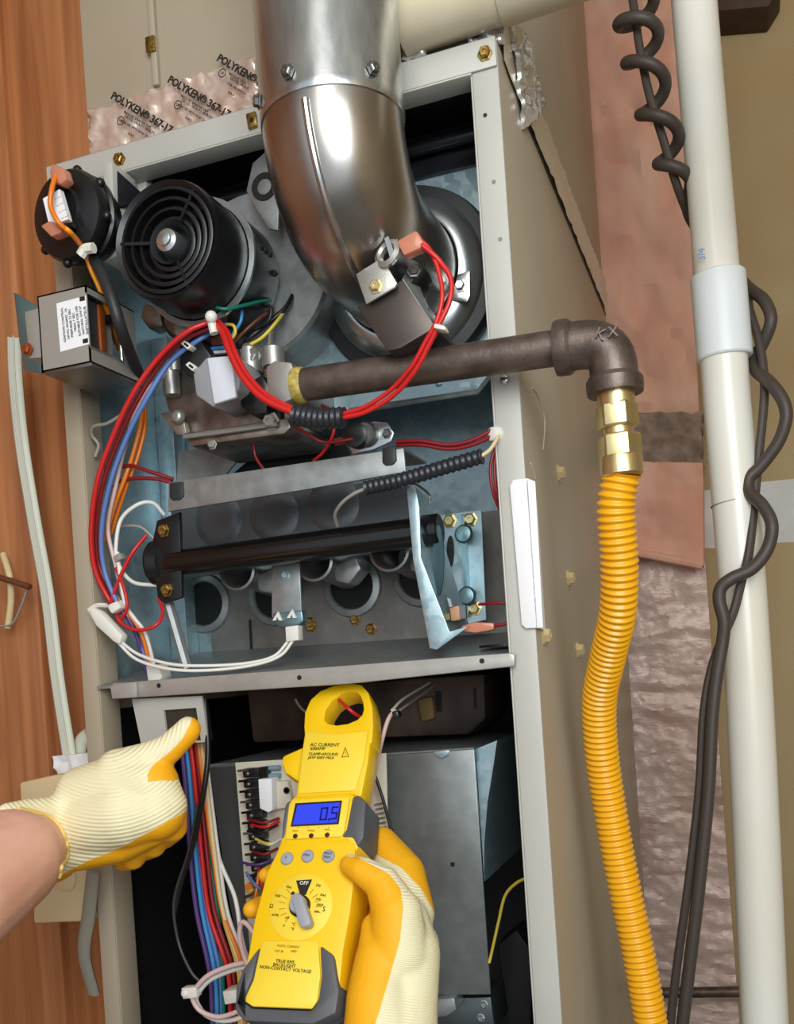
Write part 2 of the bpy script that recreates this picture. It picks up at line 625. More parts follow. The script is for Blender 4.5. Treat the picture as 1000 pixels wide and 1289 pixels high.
tag(mk('timber_block', G().px([(893, -20), (985, -20), (968, 8), (900, 14)], 0.79, 0.069), RAWWOOD, bev=0.003), 'dark timber block above the tan drywall beside the plastic pipe', 'timber')

# ================================================================== FURNACE CABINET
ZT = 0.555
XL = -0.49
cab = thing('furnace_cabinet', 'open grey-beige furnace cabinet with its front doors off', 'furnace', (XL / 2, 0.36, FZ))
mk('side_panel', G().box((-0.003, 0.0, FZ), (0, 0.72, ZT)), PAINT, cab, bev=0.001)
mk('side_panel', G().box((XL, 0.0, FZ), (XL + 0.003, 0.72, ZT)), PAINT, cab, bev=0.001)
mk('front_flange', G().box((-0.024, -0.003, FZ), (-0.0001, 0.004, ZT)).box((-0.026, -0.003, FZ), (-0.024, 0.02, ZT)), FLANGE, cab, bev=0.0015)
mk('front_flange', G().box((XL, -0.003, FZ), (XL + 0.02, 0.004, ZT)).box((XL + 0.02, -0.003, FZ), (XL + 0.022, 0.03, ZT)), PAINT, cab, bev=0.0015)  # same cabinet paint, kept darker for the dimmer light on the left
mk('top_rail', G().box((XL, -0.006, ZT - 0.027), (-0.0005, -0.003, ZT)).box((XL, -0.006, ZT - 0.002), (-0.0005, 0.03, ZT)).box((XL, -0.006, ZT - 0.029), (-0.024, 0.02, ZT - 0.027)), FLANGE, cab, bev=0.001)
mk('top_panel', G().box((XL, 0.0, ZT - 0.003), (0, 0.72, ZT - 0.001)), PAINT, cab)
mk('back_panel', G().box((XL + 0.003, 0.21, P(560, 800, 0.21).z - 0.01), (-0.003, 0.214, ZT - 0.003)), GALV, cab)['label'] = 'galvanised inner panel'
mk('inner_liner', G().box((XL + 0.003, 0.03, 0.0), (XL + 0.006, 0.21, ZT - 0.003)).box((XL + 0.006, 0.16, 0.0), (XL + 0.03, 0.21, 0.42)).box((XL + 0.03, 0.185, 0.0), (XL + 0.05, 0.21, 0.42)), GALV, cab, bev=0.002)
# black insulation lining along the top of the burner compartment
zl = P(598, 207, 0.1).z
mk('lining_strip', G().slab([V(XL + 0.01, 0.1, ZT - 0.01), V(-0.006, 0.1, ZT - 0.01), V(-0.006, 0.1, zl), V(XL + 0.01, 0.1, zl)], (0, 0.012, 0), 40, 8, 0.003, 25), BLACKM, cab)['label'] = 'glossy black lining strip'
mk('lining_strip', G().slab([V(XL + 0.01, 0.2, ZT - 0.009), V(-0.004, 0.2, ZT - 0.009), V(-0.004, 0.012, ZT - 0.009), V(XL + 0.01, 0.012, ZT - 0.009)], (0, 0, 0.005), 40, 10, 0.002, 22), BLACKM, cab)['label'] = 'glossy black lining strip'
mk('lining_roll', G().sweep([V(XL + 0.01, 0.088, ZT - 0.03), V(-0.006, 0.088, ZT - 0.03)], 0.007, 12), BLACKM, cab)['label'] = 'rolled edge of black lining'
mk('corner_tab', G().px([(152, 220), (184, 213), (184, 250), (156, 255)], 0.02, 0.012), FLANGE, cab, bev=0.001)
# shelf between the burner and blower compartments
zf = P(648, 823, 0).z
g = G()
g.prism([(XL + 0.022, -0.008, zf - 0.004), (-0.026, -0.008, zf - 0.002), (-0.026, 0.19, P(620, 797, 0.19).z), (XL + 0.022, 0.19, P(280, 818, 0.19).z)], (0, 0, -0.003))
mk('shelf_floor', g, GALVW, cab)
RAILM = mat('rail_steel', (170, 166, 160), 0.4, 0.35, (180, 176, 170), (60, 60, 60))
mk('shelf_rail', G().px([(141, 860), (640, 822), (648, 823), (648, 839), (440, 861), (143, 880)], -0.012, 0.008), RAILM, cab, bev=0.0016)
for q in [(200, 863), (377, 853), (607, 832)]:
    mk('rail_hole', G().lathe(P(q[0], q[1], -0.0121), (0, -1, 0), [(0.0024, -0.001), (0.0024, 0.0003)], 12), DARK, cab)
mk('shelf_tab', G().px([(138, 863), (171, 858), (172, 878), (141, 880)], -0.016, 0.004), RAILM, cab, bev=0.001)
g = G()   # oval slot in the shelf
c = PX(630, 812, 0).copy()
sl = V(-0.045, 0.05, zf + 0.008)
g.prism([sl + V(0.022 * math.cos(a) , 0.012 * math.sin(a), 0.0) for a in [i * math.pi / 10 for i in range(20)]], (0, 0, 0.0025))
mk('floor_slot', g, BLACKP, cab)
# blower compartment lining
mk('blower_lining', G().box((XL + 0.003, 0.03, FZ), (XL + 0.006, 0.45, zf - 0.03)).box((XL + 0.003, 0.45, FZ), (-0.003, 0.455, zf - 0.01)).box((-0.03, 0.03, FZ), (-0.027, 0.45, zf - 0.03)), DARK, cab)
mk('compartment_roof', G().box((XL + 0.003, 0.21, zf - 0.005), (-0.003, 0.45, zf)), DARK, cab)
# screws
for q in [(151, 201), (611, 68)]:
    screw(cab, P(q[0], q[1], -0.006), (0, -1, 0), 0.0052, BRASSD)
for q in [(611, 145), (622, 229), (630, 301)]:
    mk('flange_hole', G().lathe(P(q[0], q[1], -0.0031), (0, -1, 0), [(0.0019, -0.001), (0.0019, 0.0003)], 10), STEEL if q[1] > 150 else DARK, cab)
for q in [(636, 478)]:
    screw(cab, P(q[0], q[1], -0.004), (0, -1, 0), 0.0045, ZINC, hexa=False)
mk('rail_clip', G().px([(309, 143), (321, 139), (323, 158), (312, 162)], -0.01, 0.004), BRASSD, cab, bev=0.001)
mk('clip_hole', G().lathe(P(317, 151, -0.0101), (0, -1, 0), [(0.0024, -0.001), (0.0024, 0.0004)], 10), DARK, cab)
for q in [(703, 596), (715, 728), (727, 818), (684, 800), (805, 828)]:
    screw(cab, PX(q[0], q[1], 0), (1, 0.0, 0), 0.0068, mat('pale_brass', (226, 208, 160), 0.35, 0.5))
for q in [(577, 268), (601, 287), (618, 408), (553, 482), (617, 345)]:
    screw(cab, P(q[0], q[1], 0.105), (0, -1, 0), 0.0042, GALV, hexa=False)
for pp_ in ([(671, 488), (679, 502), (686, 530), (684, 566)], [(668, 583), (671, 592), (674, 602)], [(752, 795), (754, 812)]):
    mk('scratch', G().sweep(smoothpath([PX(x, y, 0.0003) for x, y in pp_], 8), 0.0008, 6), mat('bare_scratch', (206, 196, 176), 0.5), cab)
# lower edge fold of the vent plate
mk('vent_plate', G().px([(330, 250), (606, 190), (612, 300), (627, 462), (602, 494), (470, 516), (330, 535)], 0.105, 0.004), GALV, cab)['label'] = 'bluish galvanised plate around the flue collar'
mk('plate_fold', G().sweep([P(440, 517, 0.103), P(602, 493, 0.103), P(626, 463, 0.103)], 0.003, 6), GALVW, cab)
# ------------------------------------------------------------------ plenum
pl = thing('supply_plenum', 'grey-beige sheet metal plenum standing on the furnace top', 'duct', (-0.22, 0.38, ZT))
xl = P(112, 190, 0.02).x
mk('plenum_box', G().box((xl, 0.02, ZT), (-0.001, 0.72, 1.3)), PAINT, pl, bev=0.002)
sx = P(195, 40, 0.02).x
mk('drive_seam', G().box((sx - 0.0035, 0.014, P(207, 108, 0.02).z), (sx + 0.0035, 0.02, 1.3)), PAINT, pl, bev=0.0015)
mk('seam_clip', G().box((sx - 0.007, 0.011, P(198, 70, 0.02).z), (sx + 0.004, 0.0145, P(198, 50, 0.02).z)), BRASSD, pl, bev=0.001)
# ------------------------------------------------------------------ foil tapes
tp = thing('foil_tape', 'crinkled pinkish foil tape printed with black lettering above the top rail', 'tape', P(215, 170, 0.015))
mk('tape_strip', G().slab([P(111, 140, 0.016), P(322, 70, 0.016), P(326, 148, 0.016), P(116, 203, 0.016)], (0, 0.003, 0), 60, 20, 0.0045, 60, 0.004), FOIL, tp, ang=80)
for (x, y, full) in [(178, 148, 1), (250, 128, 2), (304, 96, 3)]:
    p0 = P(x, y, 0.0095)
    xd = P(x + 20, y + 12, 0.0095) - p0
    yd = P(x + 12, y - 20, 0.0095) - p0
    s = mpp(p0)
    text({1: 'POLYKEN\u00ae 367-17', 2: 'POLYKEN\u00ae 367-17', 3: 'POLYKEN\u00ae 36'}[full], P(x, y - 6, 0.0095), xd, yd, 13 * s, INK, tp, bold=0.00035)
    for k, (ln, dx, sz) in enumerate([('PRESSURE SENSITIVE TAPE', 0, 4.2), ('LISTED 181A-P / 181B-FX', 6, 5.0), ('FOR USE WITH RIGID DUCT', 5, 4.2), ('SEALS', 1, 4.2)]):
        q = P(x - 5 + dx - 3 * k, y + 3 + 6.3 * k, 0.0095)
        text(ln if full != 3 else ln[:14], q, xd, yd, sz * s, INK, tp)
    c0 = P(x - 26 if full != 3 else x - 24, y + 4 if full != 3 else y - 4, 0.0095)
    mk('listing_mark', G().lathe(c0, (0, -1, 0), [(5.6 * s, 0), (5.6 * s, 0.0003), (4.5 * s, 0.0003), (4.5 * s, 0)], 20, True), INK, tp)
    text('UL', c0, xd, yd, 5 * s, INK, tp)
# side seam tape (in the plane of the side panel)
st = thing('foil_tape', 'long dull foil tape along the side seam between cabinet and plenum', 'tape', V(0.002, 0.36, ZT))
n = 60
a = [PX(648, 62, 0.0025).lerp(PX(772, 400, 0.0025), i / n) for i in range(n + 1)]
g = G()
def sidep(y, z, h=0.0025):
    return V(h, y, z)
lo_, hi_ = [], []
for i in range(n + 1):
    y = 0.015 + (0.72 - 0.015) * i / n
    lo_.append(V(0.0012, y, ZT - 0.012 + noise.noise(V(y * 30, 0, 0)) * 0.003))
    hi_.append(V(0.0012, y, ZT + 0.04 + noise.noise(V(y * 22, 4, 0)) * 0.004))
rows = 7
vs_, fs_ = [], []
for i in range(n + 1):
    for j in range(rows):
        t = j / (rows - 1)
        p = lo_[i].lerp(hi_[i], t)
        vs_.append(p + V(0.001 + abs(noise.fractal(V(p.y * 45, 0, p.z * 120), 0.8, 2, 3)) * 0.003, 0, 0))
for i in range(n):
    for j in range(rows - 1):
        k = i * rows + j
        fs_.append((k, k + rows, k + rows + 1, k + 1))
g.add(vs_, fs_)
g2 = G().add([v - V(0.0006, 0, 0) for v in vs_], fs_)
mk('tape_strip', g, FOILD, st, ang=80)
mk('tape_shadow_gap', G().box((0.0, 0.1, ZT - 0.0155), (0.0012, 0.72, ZT - 0.012)), BLACKP, st).name = 'tape_shadow_strip'  # black strip standing in for the shadow line under the tape edge
mk('bright_patch', G().slab([PX(641, 20, 0.006) + V(0, 0.005, 0), PX(668, 50, 0.006), PX(683, 140, 0.006), PX(664, 160, 0.006)], (-0.004, 0, 0), 16, 36, 0.007, 45, 0.003), FOILS, st, ang=80)['label'] = 'bright crumpled silver corner'
cf = thing('foil_tape', 'bright crumpled silver foil scraps on the rail behind the flue pipe', 'tape', P(575, 60, 0.01))
mk('scrap', G().slab([P(590, 50, 0.008), P(634, 28, 0.008), P(636, 50, 0.008), P(592, 66, 0.008)], (0, 0.004, 0), 14, 8, 0.006, 70, 0.003), FOILS, cf, ang=80)
mk('scrap', G().slab([P(508, 48, -0.005), P(528, 42, -0.005), P(538, 72, -0.005), P(508, 78, -0.005)], (0, 0.004, 0), 10, 10, 0.006, 70, 0.003), FOILS, cf, ang=80)
mk('scrap', G().slab([P(502, -10, 0.0), P(530, -10, 0.0), P(524, 40, 0.0), P(508, 50, 0.0)], (0, 0.004, 0), 10, 16, 0.006, 60, 0.002), FOILS, cf, ang=80)
for k in range(6):
    p0 = P(514 + (k % 2) * 4, 2 + k * 7, -0.006)
    text('367-17', p0, P(526 + (k % 2) * 4, -2 + k * 7, -0.006) - p0, P(516, -14 + k * 7, -0.006) - p0, 6 * mpp(p0), INK, cf)

# ------------------------------------------------------------------ horizontal plastic pipe on top
pp = thing('plastic_pipe', 'wide cream plastic pipe lying across the furnace top beside the flue', 'pipe', P(600, 20, 0.02))
A, B = P(505, 20, -0.015), P(900, -118, -0.015)
rp = 46 * mpp(A)
mk('pipe', G().sweep([A, A.lerp(B, 0.33)], rp, 32), PVCC, pp)
mk('coupling', G().sweep([A.lerp(B, 0.33), A.lerp(B, 2.6)], rp * 1.05, 32), PVCC, pp, bev=0.001)

# ================================================================== VENT PIPE (flue)
vp = thing('flue_pipe', 'shiny galvanised flue pipe bending into the furnace through an elbow', 'pipe', P(430, 440, 0.0))
VA = P(417, 120, -0.085)
vr = 0.0605
XC, YC = VA.x, VA.y
zrim = P(417, 101, VA.y - vr).z
g = G()
prof = [(vr * 1.02, 0), (vr * 1.02, 0.55), (vr * 0.98, 0.55), (vr * 0.98, 0)]
g.lathe((XC, YC, zrim), (0, 0, 1), [(vr * 1.02, 0.0), (vr * 1.03, 0.003), (vr * 1.03, 0.007), (vr * 1.02, 0.010), (vr * 1.04, 0.6), (vr * 0.99, 0.6), (vr * 0.99, 0.0)], 64, True)
mk('upper_pipe', g, DUCT, vp, ang=40)
# elbow: quarter bend from -Z to +Y
YE = 0.1
ECZ = P(513, 359, 0.1).z
RB = 0.07
ZB = ECZ + RB
cen = V(XC, YC + RB, ZB)
pts = [V(XC, YC, ZB + 0.03), V(XC, YC, ZB + 0.015), V(XC, YC, ZB)]
for i in range(1, 25):
    t = math.pi / 2 * i / 24
    pts.append(cen + V(0, -RB * math.cos(t), -RB * math.sin(t)))
pts.append(V(XC, YE + 0.012, cen.z - RB))
mk('elbow', G().sweep(pts, vr, 64, caps=False), ELBOW, vp, ang=60)
ec = V(XC, YE, cen.z - RB)          # where the elbow meets the panel
# lock seam running down the outside of the elbow
phi = math.radians(-8)
sp = []
for i, p in enumerate(pts[1:-1]):
    t = 0 if i < 2 else math.pi / 2 * (i - 1) / 24
    out = V(0, -math.cos(t), -math.sin(t))
    ph = math.radians(1 + 5 * i / len(pts))
    sp.append(p + out * (vr * math.cos(ph)) + V(1, 0, 0) * vr * math.sin(ph))
sp = smoothpath([p for p in sp if p.z < zrim - 0.001], 3)
mk('lock_seam', G().sweep(sp, 0.0034, 10), DUCT, vp)
sp2 = [p + V(-0.005, 0, 0) for p in sp]
for a_ in (-76, -32, 34, 120):
    t = math.radians(a_ - 68.6)
    d = V(math.cos(t), math.sin(t), 0)
    screw(vp, V(XC, YC, zrim + 0.016) + d * vr * 1.03, d, 0.0046, STEEL)
# collar on the panel
co = thing('flue_collar', 'round bright metal collar with black gasket where the flue enters', 'collar', ec + V(0, 0, -0.1))
mk('gasket', G().lathe(ec + V(0, 0.004, 0), (0, -1, 0), [(0.097, 0), (0.098, 0.01), (0.095, 0.018), (0.083, 0.02), (0.08, 0.01), (0.08, 0)], 64, True), RUBBER, co)
mk('metal_ring', G().lathe(ec + V(0, 0.004, 0), (0, -1, 0), [(0.084, 0), (0.084, 0.02), (0.08, 0.028), (0.066, 0.036), (0.0625, 0.036), (0.0625, 0)], 64, True), ZINC, co)
mk('clamp_tab', G().px([(576, 345), (592, 340), (592, 372), (588, 380), (568, 376)], 0.062, 0.004), ZINC, co, bev=0.001)
screw(co, P(580, 360, 0.062), (0, -1, 0), 0.005, ZINC)
# ------------------------------------------------------------------ spill switch on the elbow
ss = thing('spill_switch', 'limit switch bracket fixed to the flue elbow with red wires', 'switch', P(500, 440, -0.02))
mk('bracket_box', G().px([(449, 386), (508, 351), (548, 412), (505, 438), (488, 442)], -0.075, 0.075), mat('dark_bracket', (92, 84, 80), 0.4, 0.8), ss, bev=0.0012)
mk('bracket_side', G().prism([P(508, 351, -0.0755), P(548, 412, -0.0755), P(548, 412, -0.02) , P(520, 330, -0.02)], (-0.001, 0, 0)), GALVW, ss)
mk('mount_plate', G().px([(448, 345), (481, 324), (500, 356), (497, 362), (461, 383)], -0.082, 0.003), CASTL, ss, bev=0.0008)
screw(ss, P(474, 361, -0.082), (0, -1, 0), 0.0048, BRASS)
mk('switch_body', G().px([(478, 322), (500, 312), (530, 330), (518, 358), (500, 356)], -0.06, 0.04), BLACKP, ss, bev=0.003)
mk('terminal_ring', G().lathe(P(491, 322, -0.078), (-0.3, -1, 0.3), [(0.012, 0), (0.013, 0.004), (0.009, 0.006), (0.007, 0.004), (0.007, 0)], 24, True), CASTL, ss)
mk('terminal', G().px([(484, 300), (489, 297), (500, 328), (494, 334)], -0.085, 0.002), ZINC, ss)
mk('terminal', G().px([(500, 300), (503, 318), (496, 330), (492, 318)], -0.08, 0.002), ZINC, ss)
screw(ss, P(521, 342, -0.062), (0.3, -1, 0.2), 0.0045, STEEL)
mk('terminal_boot', G().px([(499, 303), (524, 289), (533, 303), (530, 312), (508, 322)], -0.092, 0.012), CLEAR, ss, bev=0.002)

# ================================================================== DRAFT INDUCER
mc = P(208, 301, -0.075)
di = thing('draft_inducer', 'round black draft inducer motor with a ringed vented end cap', 'motor', mc + V(0, 0.05, -0.07))
ax = V(0, 1, 0)
R0 = 0.0545
ecap = mk('end_cap', G().lathe(mc, ax, [(R0, 0.0), (R0 + 0.002, 0.006), (R0 + 0.002, 0.058), (R0 - 0.004, 0.058), (R0 - 0.005, 0.004)], 48, True), BLACKP, di)
mk('cap_back', G().lathe(mc + V(0, 0.022, 0), ax, [(R0 - 0.003, 0), (R0 - 0.003, 0.003)], 48), BLACKM, di)
for k, rr in enumerate((0.0475, 0.0395, 0.0315, 0.0235)):
    z = 0.001 + 0.003 * k
    mk('vent_ring', G().lathe(mc, ax, [(rr, z), (rr + 0.002, z + 0.001), (rr + 0.002, z + 0.012), (rr - 0.0015, z + 0.012), (rr - 0.0015, z)], 48, True), BLACKP, ecap)
for k in range(3):
    t = math.radians(52 + 120 * k)
    u = V(math.cos(t), 0, math.sin(t))
    s_ = V(-u.z, 0, u.x) * 0.0014
    mk('spoke', G().prism([mc + u * 0.021 + s_ + V(0, 0.006, 0), mc + u * 0.021 - s_ + V(0, 0.006, 0), mc + u * R0 - s_ + V(0, 0.002, 0), mc + u * R0 + s_ + V(0, 0.002, 0)], (0, 0.008, 0)), BLACKP, ecap)
mk('hub_cup', G().lathe(mc, ax, [(0.0205, 0.006), (0.0205, 0.02), (0.017, 0.022), (0.017, 0.012)], 32, True), RUBBER, di)
mk('shaft', G().lathe(mc, ax, [(0.004, -0.004), (0.0065, -0.003), (0.0065, 0.0), (0.0105, 0.0015), (0.0115, 0.006), (0.0115, 0.022)], 24), ZINC, di)
mk('motor_band', G().lathe(mc + V(0, 0.056, 0), ax, [(R0 + 0.003, 0), (R0 + 0.0085, 0.0), (R0 + 0.0085, 0.003), (R0 + 0.003, 0.004)], 48, True), ZINC, di)
mk('motor_body', G().lathe(mc + V(0, 0.06, 0), ax, [(R0 + 0.006, 0), (R0 + 0.006, 0.05), (R0 + 0.002, 0.062)], 48), mat('motor_shell', (70, 74, 78), 0.28, 0.85), di, ang=30)
mk('scroll_housing', G().lathe(mc + V(0.025, 0.122, 0.005), ax, [(0.085, 0), (0.088, 0.004), (0.088, 0.13), (0.08, 0.16)], 48), GALVW, di)
o = mk('mount_foot', G().px([(310, 240), (318, 205), (335, 190), (352, 230), (350, 290), (338, 288), (322, 262)], 0.02, 0.004), GALVW, di, bev=0.001)
mk('foot_slot', G().lathe(P(333, 235, 0.0199), (0, -1, 0), [(0.014, -0.001), (0.014, 0.001), (0.008, 0.001), (0.008, -0.001)], 20, True), DARK, di)
mk('cap_screw', G().lathe(P(347, 345, 0.03), (0, -1, 0), [(0.003, 0), (0.003, 0.004)], 8), DARK, di)
for q in [(326, 308), (331, 311), (336, 314)]:
    mk('vent_slot', G().lathe(mc + V(0, 0.06, 0) + V(R0 + 0.0055, 0.02 + (q[0] - 326) * 0.0018, 0.01), (1, 0, 0), [(0.0022, 0), (0.0022, 0.001)], 8), DARK, di)
mk('drip_neck', G().lathe(P(228, 398, 0.03), (0, 1, 0), [(0.02, 0), (0.024, 0.004), (0.024, 0.05), (0.02, 0.06)], 24), CASTM, di)
mk('neck_knob', G().lathe(P(232, 415, 0.015), (0, -1, 0), [(0.012, -0.03), (0.012, 0.0), (0.009, 0.004), (0.004, 0.005)], 20), CASTL, di)
mk('neck_tab', G().px([(180, 380), (200, 388), (205, 410), (188, 415), (176, 400)], 0.03, 0.02), CASTM, di, bev=0.003)

# ================================================================== PRESSURE SWITCH
pc = P(80, 268, -0.075)
pa = V(0.1, 0.98, 0.06).normalized()      # axis pointing away from the viewer
ps = thing('pressure_switch', 'round black pressure switch on a bracket at the cabinet corner', 'switch', pc + V(0.02, 0.03, -0.05))
mk('switch_disc', G().lathe(pc, pa, [(0.012, -0.006), (0.022, -0.006), (0.024, -0.002), (0.034, 0.0), (0.041, 0.003), (0.0435, 0.008), (0.0435, 0.014), (0.041, 0.016), (0.041, 0.02), (0.0435, 0.022), (0.0435, 0.026), (0.038, 0.03), (0.036, 0.042)], 48), BLACKP, ps)
for k in range(8):
    t = 2 * math.pi * (k + 0.3) / 8
    a1 = V(0, 0, 1); a2 = pa.cross(a1)
    e = pc + pa * 0.012 + (a1 * math.cos(t) + a2 * math.sin(t)) * 0.044
    mk('rim_lug', G().ball(e, 0.0048, 10, 6), BLACKP, ps)
mk('bracket_plate', G().px([(130, 205), (141, 203), (146, 322), (132, 330)], -0.03, 0.04), FLANGE, ps, bev=0.001)
mk('gusset', G().prism([P(140, 208, -0.028), P(143, 262, -0.028), P(186, 250, 0.01)], (0, 0.004, 0)), BLACKM, ps)
mk('face_bar', G().px([(61, 232), (74, 228), (86, 282), (74, 288)], -0.0925, 0.012), BLACKP, ps, bev=0.001)
mk('label_strip', G().px([(54, 250), (75, 238), (86, 276), (62, 284)], -0.0965, 0.006), PAPER, ps)['label'] = 'white printed strip'
for k in range(4):
    q = P(72 + k * 3.2, 249 + 8 * k, -0.0968)
    text('--- ----', q, P(90 + k * 3, 240 + 8 * k, -0.0968) - q, P(70 + k * 3, 230, -0.0968) - q, 4.5 * mpp(q), GREYB, ps)
mk('terminal_boot', G().px([(62, 214), (65, 205), (80, 211), (84, 225), (76, 232), (63, 228)], -0.1, 0.012), CLEAR, ps, bev=0.002)['label'] = 'clear pink terminal boot'
mk('terminal_boot', G().px([(50, 284), (62, 277), (76, 282), (78, 292), (64, 298)], -0.1, 0.012), CLEAR, ps, bev=0.002)['label'] = 'clear pink terminal boot'
tag(mk('pressure_hose', G().sweep(path([(114, 320, -0.05), (129, 346, -0.075), (142, 380, -0.085), (155, 422, -0.07), (176, 474, 0.0)], 0), 0.0058, 14), RUBBER), 'thick dark rubber hose running down past the metal igniter box', 'hose')
wire('orange_wire', 'orange wire looping across the face of the black pressure switch', 'orange', 3.2, [(70, 222, -0.1), (65, 240, -0.108), (64, 260, -0.108), (74, 280, -0.108), (95, 300, -0.09), (110, 322, -0.06), (120, 345, -0.055), (132, 375, -0.05), (142, 410, -0.03), (150, 440, 0.0)], 0)
wire('yellow_wire', 'yellow-orange wire from lower switch boot down beside the rubber hose', mat('amber', (238, 150, 20), 0.35), 3.0, [(76, 284, -0.1), (88, 292, -0.1), (104, 312, -0.07), (114, 338, -0.06), (127, 368, -0.055), (137, 402, -0.035), (146, 432, -0.0)], 0)
tie = mk('cable_tie', G().sweep(path([(102, 322), (108, 314), (118, 312)], -0.078), 0.0052, 8), WPLA)
tag(tie, 'white cable tie knot below the black pressure switch', 'cable tie')

# ================================================================== IGNITER / TRANSFORMER BOX
gb = thing('igniter_box', 'grey metal control box with white label at the cabinet edge', 'box', P(110, 470, -0.03))
gx0, gx1 = P(50, 420, -0.085).x, P(112, 420, -0.085).x
gz1, gz0 = P(110, 358, -0.085).z, P(114, 456, -0.085).z
gy0, gy1 = -0.085, -0.008
g = G()
g.box((gx0, gy0, gz0), (gx1, gy0 + 0.0015, gz1))                 # front
g.box((gx0, gy0, gz1 - 0.0015), (gx1, gy1, gz1))                 # top
g.box((gx0, gy0, gz0), (gx1, gy1, gz0 + 0.0015))                 # bottom
g.box((gx0, gy0, gz0), (gx0 + 0.0015, gy1, gz1))                 # left
hz = gz1 - gz0
g.box((gx1 - 0.0015, gy0, gz0), (gx1, gy1, gz0 + hz * 0.22))      # right, around the window
g.box((gx1 - 0.0015, gy0, gz0 + hz * 0.9), (gx1, gy1, gz1))
g.box((gx1 - 0.0015, gy0 + 0.05, gz0 + hz * 0.22), (gx1, gy1, gz0 + hz * 0.9))
mk('box_shell', g, PAINT if 0 else mat('box_metal', (168, 164, 156), 0.4, 0.35), gb)
mk('base_tray', G().box((gx0 + 0.004, gy0 - 0.002, gz0 - 0.004), (gx1 + 0.002, gy1, gz0 - 0.0005)), STEEL, gb, bev=0.0008)
mk('coil', G().box((gx1 - 0.03, gy0 + 0.024, gz0 + 0.012), (gx1 - 0.004, gy0 + 0.034, gz0 + hz * 0.88)), COPPER, gb, bev=0.002)
mk('core', G().box((gx1 - 0.03, gy0 + 0.003, gz0 + 0.012), (gx1 - 0.006, gy0 + 0.024, gz0 + hz * 0.88)), mat('dark_core', (46, 50, 52), 0.5), gb, bev=0.001)
mk('circuit', G().box((gx1 - 0.03, gy0 + 0.034, gz0 + 0.012), (gx1 - 0.01, gy0 + 0.05, gz0 + hz * 0.88)), mat('grey_potting', (134, 130, 124), 0.5), gb)
mk('capacitor', G().lathe((gx1 - 0.008, gy0 + 0.041, gz0 + hz * 0.74), (1, 0, 0), [(0.005, 0), (0.005, 0.006), (0.003, 0.0065)], 14), BLACKP, gb)
mk('rim', G().sweep([V(gx1 + 0.0003, gy0, gz0 + hz * 0.2), V(gx1 + 0.0003, gy0 + 0.05, gz0 + hz * 0.2)], 0.0012, 6).sweep([V(gx1 + 0.0003, gy0 + 0.05, gz0 + hz * 0.2), V(gx1 + 0.0003, gy0 + 0.05, gz0 + hz * 0.9)], 0.0012, 6), ZINC, gb)
lb = [(71, 382), (108, 372), (112, 433), (76, 443)]
pl_ = mk('paper_label', G().px(lb, gy0 - 0.0006, 0.0006), PAPER, gb)
pl_['label'] = 'white printed label'
for k in range(6):
    q = P(80 + k * 4.6, 409 - k * 1.2, gy0 - 0.0008)
    text(['IGNITION CONTROL', '24VAC 50/60HZ .1A', 'PREPURGE 32 SEC', 'TRIAL 7 SEC', 'SUITABLE FOR USE', 'NATURAL GAS LP'][k], q, P(80 + k * 4.6 - 2, 389, gy0 - 0.0008) - q, P(70 + k * 4.6, 410, gy0 - 0.0008) - q, 4.6 * mpp(q), INK, pl_)
text('INSTALLATEUR', P(108.5, 403, gy0 - 0.0008), P(106, 380, gy0 - 0.0008) - P(108.5, 403, gy0 - 0.0008), V(-1, 0, 0), 5.2 * mpp(P(100, 400, gy0)), INK, pl_)
for q in [(103, 377), (107, 430)]:
    mk('label_mark', G().px([(q[0] - 3, q[1] - 3), (q[0] + 3.5, q[1] - 4.5), (q[0] + 3.8, q[1] + 1), (q[0] - 2.6, q[1] + 2.5)], gy0 - 0.0009, 0.0003), INK, pl_)
mk('mount_ear', G().px([(17, 368), (22, 370), (50, 388), (52, 470), (30, 466), (24, 430)], -0.03, 0.003), mat('blue_zinc', (120, 150, 156), 0.35, 0.8), gb, bev=0.0008)
mk('mount_ear', G().px([(30, 392), (52, 386), (55, 450), (36, 452)], -0.07, 0.05), mat('box_metal', (168, 164, 156), 0.4, 0.35), gb, bev=0.002)
screw(gb, P(35, 440, -0.072), (0, -1, 0), 0.0048, COPPER)
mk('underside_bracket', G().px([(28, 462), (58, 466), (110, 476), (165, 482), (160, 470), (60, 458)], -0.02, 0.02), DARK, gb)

# ================================================================== GAS VALVE, IRON PIPE, CONNECTOR
gv = thing('gas_valve', 'cast metal gas valve with a grey-white solenoid cap in the middle', 'valve', P(285, 565, 0.05))
mk('valve_body', G().px([(206, 500), (208, 475), (230, 455), (300, 436), (345, 452), (366, 470), (367, 528), (345, 542), (232, 552), (214, 530)], 0.03, 0.08), CASTM, gv, bev=0.005)
mk('bottom_flange', G().px([(230, 545), (362, 526), (366, 538), (358, 546), (240, 562)], 0.005, 0.1), CASTM, gv, bev=0.002)
mk('ear_plate', G().px([(201, 520), (214, 516), (232, 530), (236, 548), (222, 548)], 0.02, 0.01), CASTM, gv, bev=0.002)
mk('lower_rim', G().sweep(path([(232, 550), (300, 541), (350, 534)], 0.0), 0.0028, 8), CASTL, gv)
mk('regulator_post', G().lathe(P(217, 498, 0.02), (0, 0, 1), [(0.0085, 0), (0.009, 0.004), (0.009, 0.03), (0.006, 0.032)], 20), CASTL, gv)
mk('regulator_post', G().lathe(P(220, 468, 0.02), (0, 0, 1), [(0.008, 0), (0.008, 0.01), (0.005, 0.012)], 20), CASTL, gv)
mk('outlet_post', G().lathe(P(317, 470, 0.02), (0, 0, 1), [(0.011, 0), (0.012, 0.004), (0.012, 0.024), (0.009, 0.028), (0.004, 0.029)], 20), CASTL, gv)
